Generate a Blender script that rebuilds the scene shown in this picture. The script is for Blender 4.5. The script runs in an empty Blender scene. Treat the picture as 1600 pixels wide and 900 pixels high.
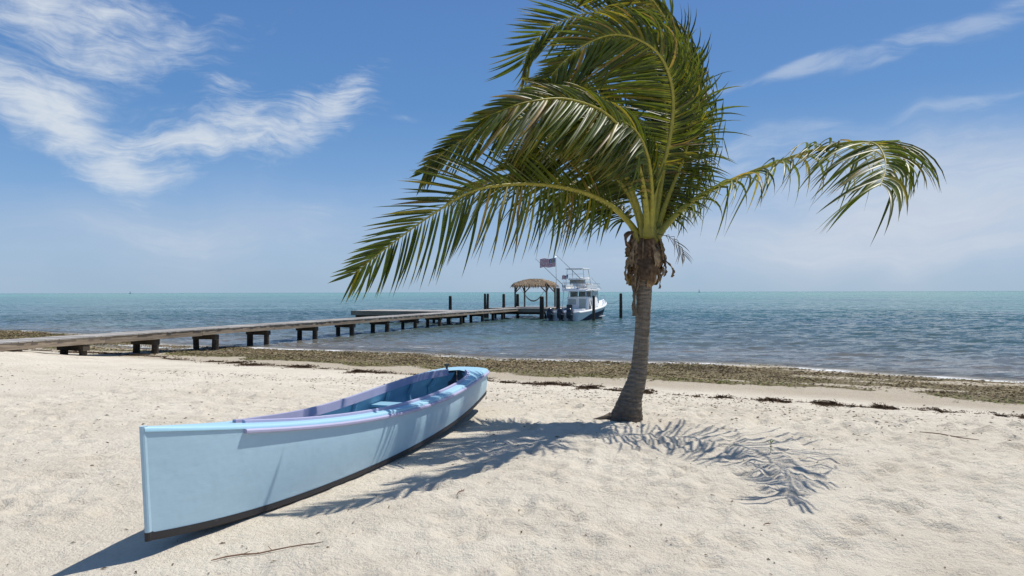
import bpy, math, random
import numpy as np
from mathutils import Vector, Matrix

random.seed(7)
RNG = np.random.default_rng(11)
sc = bpy.context.scene
COL = sc.collection

# ---------------------------------------------------------------- camera
FPX, HY, CAMH = 1067.0, 456.5, 1.6
cam_d = bpy.data.cameras.new('camera')
cam = bpy.data.objects.new('camera', cam_d)
COL.objects.link(cam)
cam_d.sensor_width = 36.0
cam_d.lens = 36.0 * FPX / 1600.0
cam_d.clip_start = 0.05
cam_d.clip_end = 60000
cam.location = (0, 0, CAMH)
cam.matrix_world = (Matrix.Translation((0, 0, CAMH)) @ Matrix.Rotation(math.radians(90 + math.degrees(math.atan(6.5 / FPX))), 4, 'X')
                    @ Matrix.Rotation(math.radians(-0.14), 4, 'Z'))
sc.camera = cam

# ---------------------------------------------------------------- light
SUNV = Vector((0.47, 0.33, 1.0)).normalized()
SUN_EL = math.asin(SUNV.z)
SUN_AZ = math.atan2(SUNV.x, SUNV.y)
sun_d = bpy.data.lights.new('sun', 'SUN')
sun_d.energy = 4.85
sun_d.angle = math.radians(0.5)
sun_d.color = (1.0, 0.95, 0.875)
sun = bpy.data.objects.new('sun', sun_d)
COL.objects.link(sun)
sun.rotation_euler = SUNV.to_track_quat('Z', 'Y').to_euler()
sun.location = (10, 8, 30)
sc.view_settings.view_transform = 'Standard'
sc.view_settings.look = 'None'
sc.view_settings.exposure = 0.0
sc.view_settings.gamma = 1.0

# ---------------------------------------------------------------- node helpers
class NT:
    def __init__(s, tree):
        s.t = tree; s.n = tree.nodes; s.l = tree.links
    def node(s, typ, **kw):
        n = s.n.new(typ)
        for k, v in kw.items():
            setattr(n, k, v)
        return n
    def put(s, inp, v):
        if isinstance(v, bpy.types.NodeSocket):
            s.l.new(v, inp)
        elif v is not None:
            inp.default_value = v
    def m(s, op, a, b=None, c=None, clamp=False):
        n = s.node('ShaderNodeMath', operation=op, use_clamp=clamp)
        s.put(n.inputs[0], a)
        if b is not None: s.put(n.inputs[1], b)
        if c is not None: s.put(n.inputs[2], c)
        return n.outputs[0]
    def vm(s, op, a, b=None, scale=None):
        n = s.node('ShaderNodeVectorMath', operation=op)
        s.put(n.inputs[0], a)
        if b is not None: s.put(n.inputs[1], b)
        if scale is not None: s.put(n.inputs['Scale'], scale)
        return n.outputs['Value'] if op in ('DOT_PRODUCT', 'LENGTH') else n.outputs[0]
    def noise(s, vec, scale, detail=4, rough=0.55, dist=0.0, out='Fac'):
        n = s.node('ShaderNodeTexNoise')
        s.put(n.inputs['Vector'], vec); s.put(n.inputs['Scale'], scale)
        n.inputs['Detail'].default_value = detail; n.inputs['Roughness'].default_value = rough
        n.inputs['Distortion'].default_value = dist
        return n.outputs[out]
    def mapping(s, vec, loc=(0, 0, 0), rot=(0, 0, 0), sca=(1, 1, 1)):
        n = s.node('ShaderNodeMapping')
        s.put(n.inputs['Vector'], vec)
        n.inputs['Location'].default_value = loc; n.inputs['Rotation'].default_value = rot
        n.inputs['Scale'].default_value = sca
        return n.outputs[0]
    def ramp(s, fac, stops, interp='LINEAR'):
        n = s.node('ShaderNodeValToRGB')
        cr = n.color_ramp; cr.interpolation = interp
        while len(cr.elements) < len(stops): cr.elements.new(0.5)
        for e, (p, c) in zip(cr.elements, stops):
            e.position = p
            e.color = (*c, 1) if not isinstance(c, (int, float)) else (c, c, c, 1)
        s.put(n.inputs[0], fac)
        return n.outputs[0]
    def mix(s, fac, a, b, mode='MIX'):
        n = s.node('ShaderNodeMix', data_type='RGBA', blend_type=mode)
        s.put(n.inputs['Factor'], fac)
        for k, v in ((6, a), (7, b)):
            if isinstance(v, tuple) and len(v) == 3: v = (*v, 1)
            s.put(n.inputs[k], v)
        return n.outputs[2]
    def smooth(s, v, lo, hi):
        n = s.node('ShaderNodeMapRange', interpolation_type='SMOOTHSTEP')
        s.put(n.inputs[0], v); n.inputs[1].default_value = lo; n.inputs[2].default_value = hi
        return n.outputs[0]
    def sep(s, v):
        n = s.node('ShaderNodeSeparateXYZ'); s.put(n.inputs[0], v); return n.outputs
    def comb(s, x, y, z):
        n = s.node('ShaderNodeCombineXYZ')
        for i, v in enumerate((x, y, z)): s.put(n.inputs[i], v)
        return n.outputs[0]

# ---------------------------------------------------------------- world: Nishita + cirrus
world = bpy.data.worlds.new('World')
sc.world = world
world.use_nodes = True
W = NT(world.node_tree)
W.n.clear()
sky = W.node('ShaderNodeTexSky', sky_type='NISHITA')
sky.sun_disc = False
sky.sun_elevation = SUN_EL
sky.sun_rotation = SUN_AZ
sky.air_density = 1.0
sky.dust_density = 0.3
sky.ozone_density = 1.6
gen = W.node('ShaderNodeTexCoord').outputs['Generated']
dx, dy, dz = W.sep(gen)
az = W.m('MULTIPLY', W.m('ARCTAN2', dx, dy), FPX)             # about one unit per photo pixel
el = W.m('MULTIPLY', W.m('ARCSINE', dz), FPX)
P = W.comb(az, el, 0.0)
warp = W.node('ShaderNodeTexNoise'); W.put(warp.inputs['Vector'], P)
warp.inputs['Scale'].default_value = 0.006; warp.inputs['Detail'].default_value = 3
wv = W.vm('SCALE', W.vm('SUBTRACT', warp.outputs['Color'], (0.5, 0.5, 0.5)), scale=110.0)
Pw = W.vm('ADD', P, wv)
def pxae(px, py):
    x, y, z = (px - 800) / FPX, 1.0, (HY - py) / FPX
    return math.atan2(x, y) * FPX, math.asin(z / math.sqrt(x * x + 1 + z * z)) * FPX
def blob(px, py, rx, ry, deg, amp, src=Pw):
    a, e = pxae(px, py)
    th = math.radians(deg)
    d = W.vm('SUBTRACT', src, (a, e, 0))
    u = W.m('DIVIDE', W.vm('DOT_PRODUCT', d, (math.cos(th), math.sin(th), 0)), rx)
    v = W.m('DIVIDE', W.vm('DOT_PRODUCT', d, (-math.sin(th), math.cos(th), 0)), ry)
    r2 = W.m('ADD', W.m('MULTIPLY', u, u), W.m('MULTIPLY', v, v))
    return W.m('MULTIPLY', W.m('EXPONENT', W.m('MULTIPLY', r2, -1.0)), amp)
def total(lst):
    acc = lst[0]
    for q in lst[1:]: acc = W.m('ADD', acc, q)
    return acc
def wisp(deg, sx, sy, scale, seed, dist=0.6):
    v = W.mapping(Pw, loc=(seed * 37.0, seed * 91.0, seed), rot=(0, 0, math.radians(-deg)), sca=(sx, sy, 1))
    return W.noise(v, scale, 7, 0.6, dist)
# left group
mA = total([blob(60, 60, 150, 55, -20, 1.0), blob(270, 55, 120, 55, 10, .85), blob(130, 0, 170, 30, 0, .75),
            blob(60, 165, 150, 40, -12, 1.1), blob(170, 245, 130, 38, -28, 1.15)])
mB = total([blob(400, 205, 130, 34, 12, 1.15), blob(540, 145, 80, 34, 38, 1.2), blob(300, 225, 120, 28, -3, .9), blob(375, 132, 45, 14, 8, .8),
            blob(200, 150, 160, 70, 0, .25)])
mC = total([blob(330, 350, 220, 34, 3, .5), blob(470, 320, 90, 14, -8, .3), blob(1500, 275, 220, 42, 2, .45), blob(1350, 350, 350, 70, 0, .42),
            blob(1200, 215, 90, 12, 6, .6), blob(1180, 245, 90, 16, 4, .55), blob(1115, 128, 60, 12, 4, .6), blob(1510, 175, 70, 10, 8, .4),
            blob(800, 400, 1400, 30, 0, .22), blob(622, 187, 26, 6, 4, .5), blob(-500, 200, 400, 110, 12, .5), blob(2200, 250, 500, 90, -6, .5)])
mD = total([blob(1235, 108, 70, 7, 14, 1.1, P), blob(1330, 88, 100, 9, 11, .95, P), blob(1450, 64, 110, 11, 13, .8, P), blob(1560, 38, 90, 16, 14, .5, P)])
nA = wisp(-18, .55, 1.5, .014, 1); nB = wisp(16, .5, 1.7, .014, 2); nC = wisp(3, .35, 1.6, .012, 3); nD = wisp(13, .3, 1.5, .03, 4, .2)
fil = W.noise(W.mapping(Pw, rot=(0, 0, math.radians(-14)), sca=(.30, 2.2, 1)), .030, 6, .66, .9)
fil2 = W.noise(W.mapping(Pw, rot=(0, 0, math.radians(22)), sca=(.35, 1.7, 1)), .045, 6, .66, 1.2)
lump = W.noise(P, .011, 5, .6, .5)
def dens(mask, n, f, lo, hi):
    d = W.m('ADD', W.m('MULTIPLY', mask, .62), W.m('MULTIPLY', W.m('SUBTRACT', n, .5), 1.5))
    d = W.m('ADD', d, W.m('MULTIPLY', W.m('SUBTRACT', f, .5), .85))
    d = W.m('ADD', d, W.m('MULTIPLY', W.m('SUBTRACT', lump, .5), .7))
    return W.m('MULTIPLY', W.smooth(d, lo, hi), W.smooth(mask, .02, .6))
cl = total([dens(mA, nA, fil, .27, 1.35), dens(mB, nB, fil2, .22, 1.25), W.m('MULTIPLY', dens(mC, nC, fil, .02, .9), .38), W.m('MULTIPLY', dens(mD, nD, fil, -.1, 1.1), .48)])
veil = total([blob(1520, 320, 380, 70, 0, .52), blob(1280, 375, 420, 50, 0, .34), blob(330, 345, 270, 42, 3, .45), blob(1560, 250, 200, 30, 0, .3), blob(800, 415, 1500, 26, 0, .14)])
veil = W.m('MULTIPLY', W.m('MULTIPLY', veil, .82), W.ramp(wisp(1, .10, 2.6, .008, 7, .1), [(.25, .6), (.75, 1.2)]))
cl = W.m('MULTIPLY', W.m('MINIMUM', cl, 1.0), W.smooth(el, -25.0, 40.0))
cl = W.m('MULTIPLY', cl, .90)
skc = W.node('ShaderNodeHueSaturation')
W.put(skc.inputs['Color'], sky.outputs[0])
skc.inputs['Saturation'].default_value = 1.0
elx = W.m('MULTIPLY', el, 1.0 / 470.0, clamp=True)
air = W.ramp(elx, [(0.0, (.33, .475, .64)), (0.12, (.295, .455, .675)), (0.3, (.195, .38, .68)), (0.6, (.092, .255, .575)), (1.0, (.062, .190, .51))])
air = W.vm('SCALE', air, scale=1.0 / 0.11)
hi = W.ramp(W.m('DIVIDE', el, 1676.0, clamp=True), [(0.0, .92), (0.3, .72), (.6, .2), (1.0, 0.0)])
skcol = W.mix(hi, skc.outputs[0], air)
skcol = W.mix(W.m('MINIMUM', W.m('MULTIPLY', veil, 1.35), .85), skcol, (5.3, 5.85, 6.8))
fin = W.mix(cl, skcol, (6.3, 6.8, 7.4))
bg = W.node('ShaderNodeBackground')
W.put(bg.inputs['Color'], fin)
bg.inputs['Strength'].default_value = 0.11
wo = W.node('ShaderNodeOutputWorld')
W.l.new(bg.outputs[0], wo.inputs['Surface'])

# ---------------------------------------------------------------- object helpers
def up(px, py, D):                      # a photo point at distance D -> world position
    return Vector(((px - 800) / FPX * D, D, CAMH - (py - HY) / FPX * D))
def ground_pt(px, py, z=0.0):
    D = (CAMH - z) * FPX / (py - HY)
    return Vector(((px - 800) / FPX * D, D, z))
def tag(o, label=None, cat=None, group=None, kind=None):
    if label: o['label'] = label
    if cat: o['category'] = cat
    if group: o['group'] = group
    if kind: o['kind'] = kind
    return o
def empty(name, loc=(0, 0, 0), rz=0):
    o = bpy.data.objects.new(name, None)
    o.location = loc; o.rotation_euler = (0, 0, rz); o.empty_display_size = .2
    COL.objects.link(o)
    return o
def link(name, me, parent=None, loc=None, rot=None):
    o = bpy.data.objects.new(name, me)
    if loc is not None: o.location = loc
    if rot is not None: o.rotation_euler = rot
    COL.objects.link(o)
    if parent is not None: o.parent = parent
    return o
class MB:
    """collects faces into one mesh"""
    def __init__(s): s.v = []; s.f = []; s.mi = []
    def add(s, vs, fs, mi=0):
        b = len(s.v); s.v += [tuple(v) for v in vs]
        s.f += [tuple(i + b for i in f) for f in fs]; s.mi += [mi] * len(fs)
        return s
    def box(s, c, sz, rz=0.0, mi=0, M=None):
        hx, hy, hz = sz[0] / 2, sz[1] / 2, sz[2] / 2
        R = M if M is not None else Matrix.Rotation(rz, 3, 'Z')
        c = Vector(c)
        vs = [c + R @ Vector((x * hx, y * hy, z * hz)) for z in (-1, 1) for y in (-1, 1) for x in (-1, 1)]
        return s.add(vs, [(0, 2, 3, 1), (4, 5, 7, 6), (0, 1, 5, 4), (2, 6, 7, 3), (0, 4, 6, 2), (1, 3, 7, 5)], mi)
    def bar(s, a, b, w, h=None, mi=0):
        a = Vector(a); b = Vector(b); h = h or w
        d = b - a; L = d.length
        q = d.to_track_quat('Y', 'Z').to_matrix()
        return s.box((a + b) / 2, (w, L, h), mi=mi, M=q)
    def tube(s, pts, rad, n=8, mi=0, cap=True, flat=1.0, upv=None):
        pts = [Vector(p) for p in pts]
        if isinstance(rad, (int, float)): rad = [rad] * len(pts)
        b0 = []; vs = []; fs = []
        prev = upv or Vector((0, 0, 1))
        for i, p in enumerate(pts):
            t = (pts[min(i + 1, len(pts) - 1)] - pts[max(i - 1, 0)]).normalized()
            u = prev - t * prev.dot(t)
            if u.length < 1e-4: u = Vector((1, 0, 0)) - t * t.x
            u.normalize(); w = t.cross(u); prev = u
            for k in range(n):
                a = 2 * math.pi * k / n
                vs.append(p + (u * math.sin(a) * flat + w * math.cos(a)) * rad[i])
        for i in range(len(pts) - 1):
            for k in range(n):
                fs.append((i * n + k, i * n + (k + 1) % n, (i + 1) * n + (k + 1) % n, (i + 1) * n + k))
        if cap:
            fs.append(tuple(range(n))[::-1]); fs.append(tuple((len(pts) - 1) * n + k for k in range(n)))
        return s.add(vs, fs, mi)
    def grid(s, rows, mi=0, close=False):
        n = len(rows[0]); vs = [v for r in rows for v in r]; fs = []
        for i in range(len(rows) - 1):
            for k in range(n - (0 if close else 1)):
                k2 = (k + 1) % n
                fs.append((i * n + k, i * n + k2, (i + 1) * n + k2, (i + 1) * n + k))
        return s.add(vs, fs, mi)
    def mesh(s, name, mats, smooth=False):
        me = bpy.data.meshes.new(name)
        me.from_pydata(s.v, [], s.f)
        for m in (mats if isinstance(mats, (list, tuple)) else [mats]): me.materials.append(m)
        if any(s.mi): me.polygons.foreach_set('material_index', s.mi)
        if smooth: me.polygons.foreach_set('use_smooth', [True] * len(me.polygons))
        me.update()
        return me
    def build(s, name, mats, parent=None, smooth=False, bevel=0, loc=None, rot=None):
        o = link(name, s.mesh(name, mats, smooth), parent, loc, rot)
        if bevel:
            b = o.modifiers.new('bevel', 'BEVEL'); b.width = bevel; b.segments = 2; b.limit_method = 'ANGLE'
        return o
def np_mesh(name, V, F, mats, smooth=True, attrs=None, col=None):
    me = bpy.data.meshes.new(name)
    V = np.asarray(V, np.float32); F = np.asarray(F, np.int32)
    k = F.shape[1]
    me.vertices.add(len(V)); me.vertices.foreach_set('co', V.ravel())
    me.loops.add(F.size); me.loops.foreach_set('vertex_index', F.ravel())
    me.polygons.add(len(F)); me.polygons.foreach_set('loop_start', np.arange(0, F.size, k, dtype=np.int32))
    me.polygons.foreach_set('loop_total', np.full(len(F), k, np.int32))
    me.polygons.foreach_set('use_smooth', np.full(len(F), smooth))
    for m in (mats if isinstance(mats, (list, tuple)) else [mats]): me.materials.append(m)
    for nm, arr in (attrs or {}).items():
        a = me.attributes.new(nm, 'FLOAT', 'POINT'); a.data.foreach_set('value', np.asarray(arr, np.float32).ravel())
    if col is not None:
        a = me.color_attributes.new('tone', 'FLOAT_COLOR', 'POINT')
        c = np.ones((len(V), 4), np.float32); c[:, :3] = col
        a.data.foreach_set('color', c.ravel())
    me.update(); me.validate()
    return me
def vnoise(x, y, seed=0):
    xi = np.floor(x).astype(np.int64); yi = np.floor(y).astype(np.int64)
    xf = x - xi; yf = y - yi
    xf = xf * xf * (3 - 2 * xf); yf = yf * yf * (3 - 2 * yf)
    def h(a, b):
        n = (a * 374761393 + b * 668265263 + seed * 1442695041) & 0xffffffff
        n = ((n ^ (n >> 13)) * 1274126177) & 0xffffffff
        n = n ^ (n >> 16)
        return (n & 0xffff) / 65535.0
    a = h(xi, yi); b = h(xi + 1, yi); c = h(xi, yi + 1); d = h(xi + 1, yi + 1)
    return (a + (b - a) * xf) * (1 - yf) + (c + (d - c) * xf) * yf - 0.5
def fbm(x, y, octs=4, seed=0, g=.5):
    s = 0; a = 1.0
    for i in range(octs):
        s = s + a * vnoise(x * 2 ** i + 17.3 * i, y * 2 ** i - 9.1 * i, seed + i); a *= g
    return s

# ---------------------------------------------------------------- materials
def mat(name, base, rough=.6, metal=0.0, spec=.5, fn=None):
    m = bpy.data.materials.new(name); m.use_nodes = True
    T = NT(m.node_tree)
    b = T.n['Principled BSDF']
    b.inputs['Base Color'].default_value = (*base, 1)
    b.inputs['Roughness'].default_value = rough
    b.inputs['Metallic'].default_value = metal
    b.inputs['Specular IOR Level'].default_value = spec
    if fn: fn(T, b)
    return m
def bump(T, b, h, dist, strength=1.0):
    n = T.node('ShaderNodeBump'); T.put(n.inputs['Height'], h)
    n.inputs['Distance'].default_value = dist; n.inputs['Strength'].default_value = strength
    T.put(b.inputs['Normal'], n.outputs[0])
def obc(T): return T.node('ShaderNodeTexCoord').outputs['Object']
def attr(T, nm, out='Fac'):
    n = T.node('ShaderNodeAttribute'); n.attribute_name = nm; return n.outputs[out]

def sand_fn(T, b):
    o = obc(T)
    big = T.noise(o, .9, 5, .6); mid = T.noise(o, 7, 5, .6); fine = T.noise(o, 90, 3, .7); grain = T.noise(o, 420, 2, .7)
    c = T.mix(T.smooth(big, .3, .7), (.655, .59, .478), (.735, .675, .56))
    c = T.mix(T.smooth(mid, .5, .85), c, (.57, .50, .395))
    c = T.mix(T.m('MULTIPLY', T.smooth(fine, .54, .72), .5), c, (.43, .37, .29))
    c = T.mix(T.m('MULTIPLY', T.smooth(grain, .57, .74), .35), c, (.36, .31, .25))
    spk = T.smooth(T.noise(T.mapping(o, sca=(1, 1.8, 1)), 34, 3, .75), .70, .77)
    trash = attr(T, 'trash')
    c = T.mix(T.m('MULTIPLY', spk, T.m('ADD', .25, T.m('MULTIPLY', trash, .75))), c, (.20, .155, .11))
    streak = T.smooth(T.noise(T.mapping(o, rot=(0, 0, math.radians(26)), sca=(.5, 2.4, 1)), 5.5, 6, .7), .50, .74)
    c = T.mix(T.m('MULTIPLY', T.m('MULTIPLY', streak, trash), .8), c, (.30, .245, .175))
    wet = attr(T, 'wet')
    c = T.mix(T.m('MULTIPLY', wet, .75), c, (.40, .335, .235))
    al = attr(T, 'algae')
    an = T.noise(T.mapping(o, rot=(0, 0, math.radians(26)), sca=(.6, 1.4, 1)), 6, 6, .75)
    ac = T.ramp(an, [(.3, (.10, .075, .04)), (.5, (.19, .15, .08)), (.62, (.21, .19, .08)), (.75, (.40, .34, .23))])
    c = T.mix(T.smooth(T.m('ADD', al, T.m('MULTIPLY', T.m('SUBTRACT', an, .5), .9)), .35, .6), c, ac)
    T.put(b.inputs['Base Color'], c)
    T.put(b.inputs['Roughness'], T.m('SUBTRACT', .95, T.m('MULTIPLY', wet, .25)))
    b.inputs['Specular IOR Level'].default_value = .2
    h = T.m('ADD', T.m('MULTIPLY', T.noise(o, 22, 6, .65), .7), T.m('MULTIPLY', fine, .24))
    h = T.m('ADD', h, T.m('MULTIPLY', grain, .05))
    bump(T, b, h, .06, .9)
M_SAND = mat('sand', (.6, .54, .44), .95, fn=sand_fn)

NQ = (0.43, 0.90)                      # seaward direction; q = distance towards the sea
def water_fn(T, b):
    o = T.node('ShaderNodeNewGeometry').outputs['Position']
    x, y, z = T.sep(o)
    q = T.m('ADD', T.m('MULTIPLY', x, NQ[0]), T.m('MULTIPLY', y, NQ[1]))
    dist = T.vm('LENGTH', T.comb(x, y, 0))
    ld = T.m('LOGARITHM', dist, 10.0)
    ax = T.m('DIVIDE', x, dist)
    # seagrass beds and sand patches, long streaks along the horizon
    lat = T.m('MULTIPLY', T.m('ARCTAN2', x, y), 3.0)
    pn = T.noise(T.comb(lat, T.m('MULTIPLY', ld, 9.0), 0), 1.5, 6, .62, .4)
    pn2 = T.noise(T.comb(T.m('MULTIPLY', x, .02), T.m('MULTIPLY', y, .045), 0), 1.0, 5, .6, .5)
    ldp = T.m('ADD', ld, T.m('MULTIPLY', T.m('SUBTRACT', pn, .5), .5))
    ldp = T.m('ADD', ldp, T.m('MULTIPLY', ax, .16))
    t = T.m('DIVIDE', T.m('SUBTRACT', ldp, 1.2), 2.4, clamp=True)
    c = T.ramp(t, [(0.0, (.15, .15, .135)), (.10, (.095, .112, .112)), (.26, (.028, .082, .080)), (.38, (.038, .140, .115)),
                   (.52, (.055, .205, .158)), (.68, (.080, .285, .198)), (.86, (.070, .262, .180)), (1.0, (.045, .188, .132))])
    c = T.mix(T.m('MULTIPLY', T.smooth(pn2, .52, .72), T.smooth(dist, 18, 30)), c, (.16, .27, .26))
    c = T.mix(T.m('MULTIPLY', T.smooth(pn2, .50, .34), T.m('MULTIPLY', T.smooth(dist, 18, 30), .6)), c, (.025, .07, .11))
    sh = attr(T, 'shore')
    nearc = T.noise(T.mapping(o, rot=(0, 0, math.radians(26)), sca=(.35, 1.0, 1)), 1.2, 5, .65)
    c = T.mix(T.m('MULTIPLY', T.m('MULTIPLY', T.smooth(sh, 11, -1), T.smooth(nearc, .35, .7)), .8), c, (.20, .165, .125))
    # foam at the edge
    edge = T.m('ADD', T.m('ADD', sh, 18.6), T.m('MULTIPLY', T.m('SUBTRACT', T.noise(T.mapping(o, rot=(0, 0, math.radians(26)), sca=(.5, 1, 1)), .55, 5, .6), .5), 2.6))
    lace = T.noise(T.mapping(o, rot=(0, 0, math.radians(26)), sca=(.45, 1.7, 1)), 3.2, 5, .75)
    f1 = T.m('MULTIPLY', T.m('MULTIPLY', T.smooth(edge, 17.7, 18.3), T.smooth(edge, 19.9, 18.8)), T.smooth(lace, .36, .50))
    f2 = T.m('MULTIPLY', T.m('MULTIPLY', T.smooth(edge, 19.0, 20.5), T.smooth(edge, 23.5, 21.0)), T.smooth(lace, .55, .66))
    f3 = T.m('MULTIPLY', T.smooth(T.noise(T.mapping(o, rot=(0, 0, math.radians(20)), sca=(.3, 1.5, 1)), 1.3, 6, .75), .74, .80), T.smooth(dist, 300, 60))
    foam = T.m('MINIMUM', T.m('ADD', T.m('ADD', f1, T.m('MULTIPLY', f2, .5)), T.m('MULTIPLY', f3, .5)), 1.0)
    c = T.mix(foam, c, (.78, .80, .80))
    T.put(b.inputs['Base Color'], c)
    T.put(b.inputs['Roughness'], T.m('ADD', .10, T.m('MULTIPLY', foam, .6)))
    b.inputs['IOR'].default_value = 1.33
    b.inputs['Specular IOR Level'].default_value = .14
    # wavelets: slopes taken straight from noise so that they do not fade with distance
    wv = T.mapping(o, rot=(0, 0, math.radians(14)), sca=(.62, 1.15, 1))
    far = T.smooth(dist, 25, 400)
    def slope(scale, amp, det):
        v = T.vm('SUBTRACT', T.noise(wv, scale, det, .6, .3, out='Color'), (.5, .5, .5))
        return T.vm('MULTIPLY', v, (amp * .6, amp, 0))
    sl = T.vm('ADD', slope(.45, .4, 3), T.vm('ADD', slope(1.9, 1.1, 3), slope(5.5, .9, 3)))
    sl = T.vm('ADD', sl, slope(.06, .10, 3))
    nrm = T.vm('NORMALIZE', T.vm('ADD', sl, T.vm('ADD', T.node('ShaderNodeNewGeometry').outputs['Normal'], (0, -.04, 0))))
    T.put(b.inputs['Normal'], nrm)
    T.put(b.inputs['Alpha'], T.m('MAXIMUM', T.m('MAXIMUM', T.smooth(sh, -1.0, 3.0), .35), foam))
M_WATER = mat('sea_water', (.1, .2, .25), .1, fn=water_fn)

def tone_mat(name, rough=.7, spec=.3, transl=0.0, sheen=0.0):
    def fn(T, b):
        c = attr(T, 'tone', 'Color')
        o = obc(T)
        n = T.noise(o, 25, 3, .6)
        c2 = T.mix(1.0, c, T.ramp(n, [(.25, .72), (.75, 1.25)]), 'MULTIPLY')
        T.put(b.inputs['Base Color'], c2)
        if transl:
            tr = T.node('ShaderNodeBsdfTranslucent'); 
            T.put(tr.inputs['Color'], T.mix(1.0, c2, (1.9, 1.9, .6), 'MULTIPLY'))
            mx = T.node('ShaderNodeMixShader'); mx.inputs[0].default_value = transl
            out = T.n['Material Output']
            T.l.new(b.outputs[0], mx.inputs[1]); T.l.new(tr.outputs[0], mx.inputs[2]); T.l.new(mx.outputs[0], out.inputs['Surface'])
    return mat(name, (.1, .1, .1), rough, spec=spec, fn=fn)
M_WEED = tone_mat('seaweed', .8, .25)
M_LEAF = tone_mat('palm_leaf', .44, .42, transl=.34)
M_STALK = tone_mat('palm_stalk', .45, .4)
M_DRY = tone_mat('dry_fibre', .85, .15, transl=.12)

def paint(name, base, rough=.32, wear=.12, sc_=9.0):
    def fn(T, b):
        o = obc(T)
        n = T.noise(o, sc_, 5, .6); n2 = T.noise(T.mapping(o, sca=(1, .12, 1)), 30, 4, .6)
        c = T.mix(T.m('MULTIPLY', T.smooth(n, .45, .8), wear), base, tuple(x * .72 for x in base))
        c = T.mix(T.m('MULTIPLY', T.smooth(n2, .62, .8), wear), c, (.55, .58, .58))
        T.put(b.inputs['Base Color'], c)
        T.put(b.inputs['Roughness'], T.m('ADD', rough, T.m('MULTIPLY', n, .18)))
        bump(T, b, T.m('ADD', T.noise(o, 3, 3, .5), T.m('ADD', T.m('MULTIPLY', n2, .10), T.m('MULTIPLY', T.noise(T.mapping(o, sca=(8, .6, 8)), 10, 3, .6), .05))), .012, .7)
    return mat(name, base, rough, fn=fn)
M_BLUE = paint('light_blue_paint', (.40, .57, .67), .38, .22)
M_BLUEDECK = paint('pale_blue_deck_paint', (.36, .60, .73), .28)
M_LILAC = paint('lavender_paint', (.42, .41, .58), .4, .2)
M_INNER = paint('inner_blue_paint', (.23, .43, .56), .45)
M_BLACK = paint('black_bottom_paint', (.022, .020, .022), .5, .3)
def wood(name, c1, c2, ang=0.0, rough=.85):
    def fn(T, b):
        o = obc(T)
        r = T.node('ShaderNodeObjectInfo').outputs['Random']
        ov = T.vm('ADD', o, T.comb(T.m('MULTIPLY', r, 31.0), T.m('MULTIPLY', r, 17.0), 0))
        n = T.noise(T.mapping(ov, sca=(1.2, 14, 14)), 1.6, 6, .65); n2 = T.noise(ov, .8, 4, .6)
        c = T.mix(T.smooth(n, .3, .7), c1, c2)
        c = T.mix(T.m('MULTIPLY', T.smooth(n2, .4, .75), .5), c, tuple(x * .55 for x in c1))
        c = T.mix(1.0, c, T.ramp(r, [(0, .78), (1, 1.2)]), 'MULTIPLY')
        T.put(b.inputs['Base Color'], c)
        bump(T, b, n, .01, .6)
    return mat(name, c1, rough, spec=.25, fn=fn)
M_DECK = wood('weathered_deck_wood', (.30, .28, .255), (.46, .435, .40))
M_FASCIA = wood('weathered_side_board', (.21, .165, .12), (.36, .29, .215))
M_PILE = wood('dark_piling_wood', (.035, .028, .022), (.10, .08, .06))
M_POST = wood('grey_post_wood', (.13, .105, .08), (.22, .18, .14))
M_BEAM = wood('dark_beam_wood', (.06, .048, .035), (.13, .105, .08))
M_WHITE = mat('white_gelcoat', (.9, .9, .88), .3)
M_NAVY = mat('navy_gelcoat', (.008, .018, .055), .5, spec=.15)
M_COWL = mat('dark_engine_paint', (.02, .022, .035), .18)
M_STEEL = mat('polished_rail', (.62, .63, .64), .25, .9)
M_DARKGL = mat('dark_window_glass', (.10, .16, .16), .06)
M_CLEAR = mat('hazy_clear_vinyl', (.35, .42, .42), .12)
M_CANVAS = mat('grey_green_canvas', (.30, .30, .26), .85)
M_GREYM = mat('grey_fitting', (.22, .22, .22), .5)
M_ROPE = mat('rope', (.42, .38, .30), .9)
M_SAIL = mat('distant_sail', (.45, .5, .52), .8)
M_RED = mat('flag_red', (.42, .03, .05), .8)
M_FWHITE = mat('flag_white', (.72, .72, .74), .8)
M_FBLUE = mat('flag_blue', (.03, .045, .16), .8)
M_TWIG = mat('twig_bark', (.20, .115, .07), .9)
M_SPROUT = mat('sprout_green', (.10, .16, .03), .6)
M_ROD = mat('dark_fitting', (.03, .04, .04), .4)
M_CUSH = mat('dark_cushion', (.05, .055, .06), .7)

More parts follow.
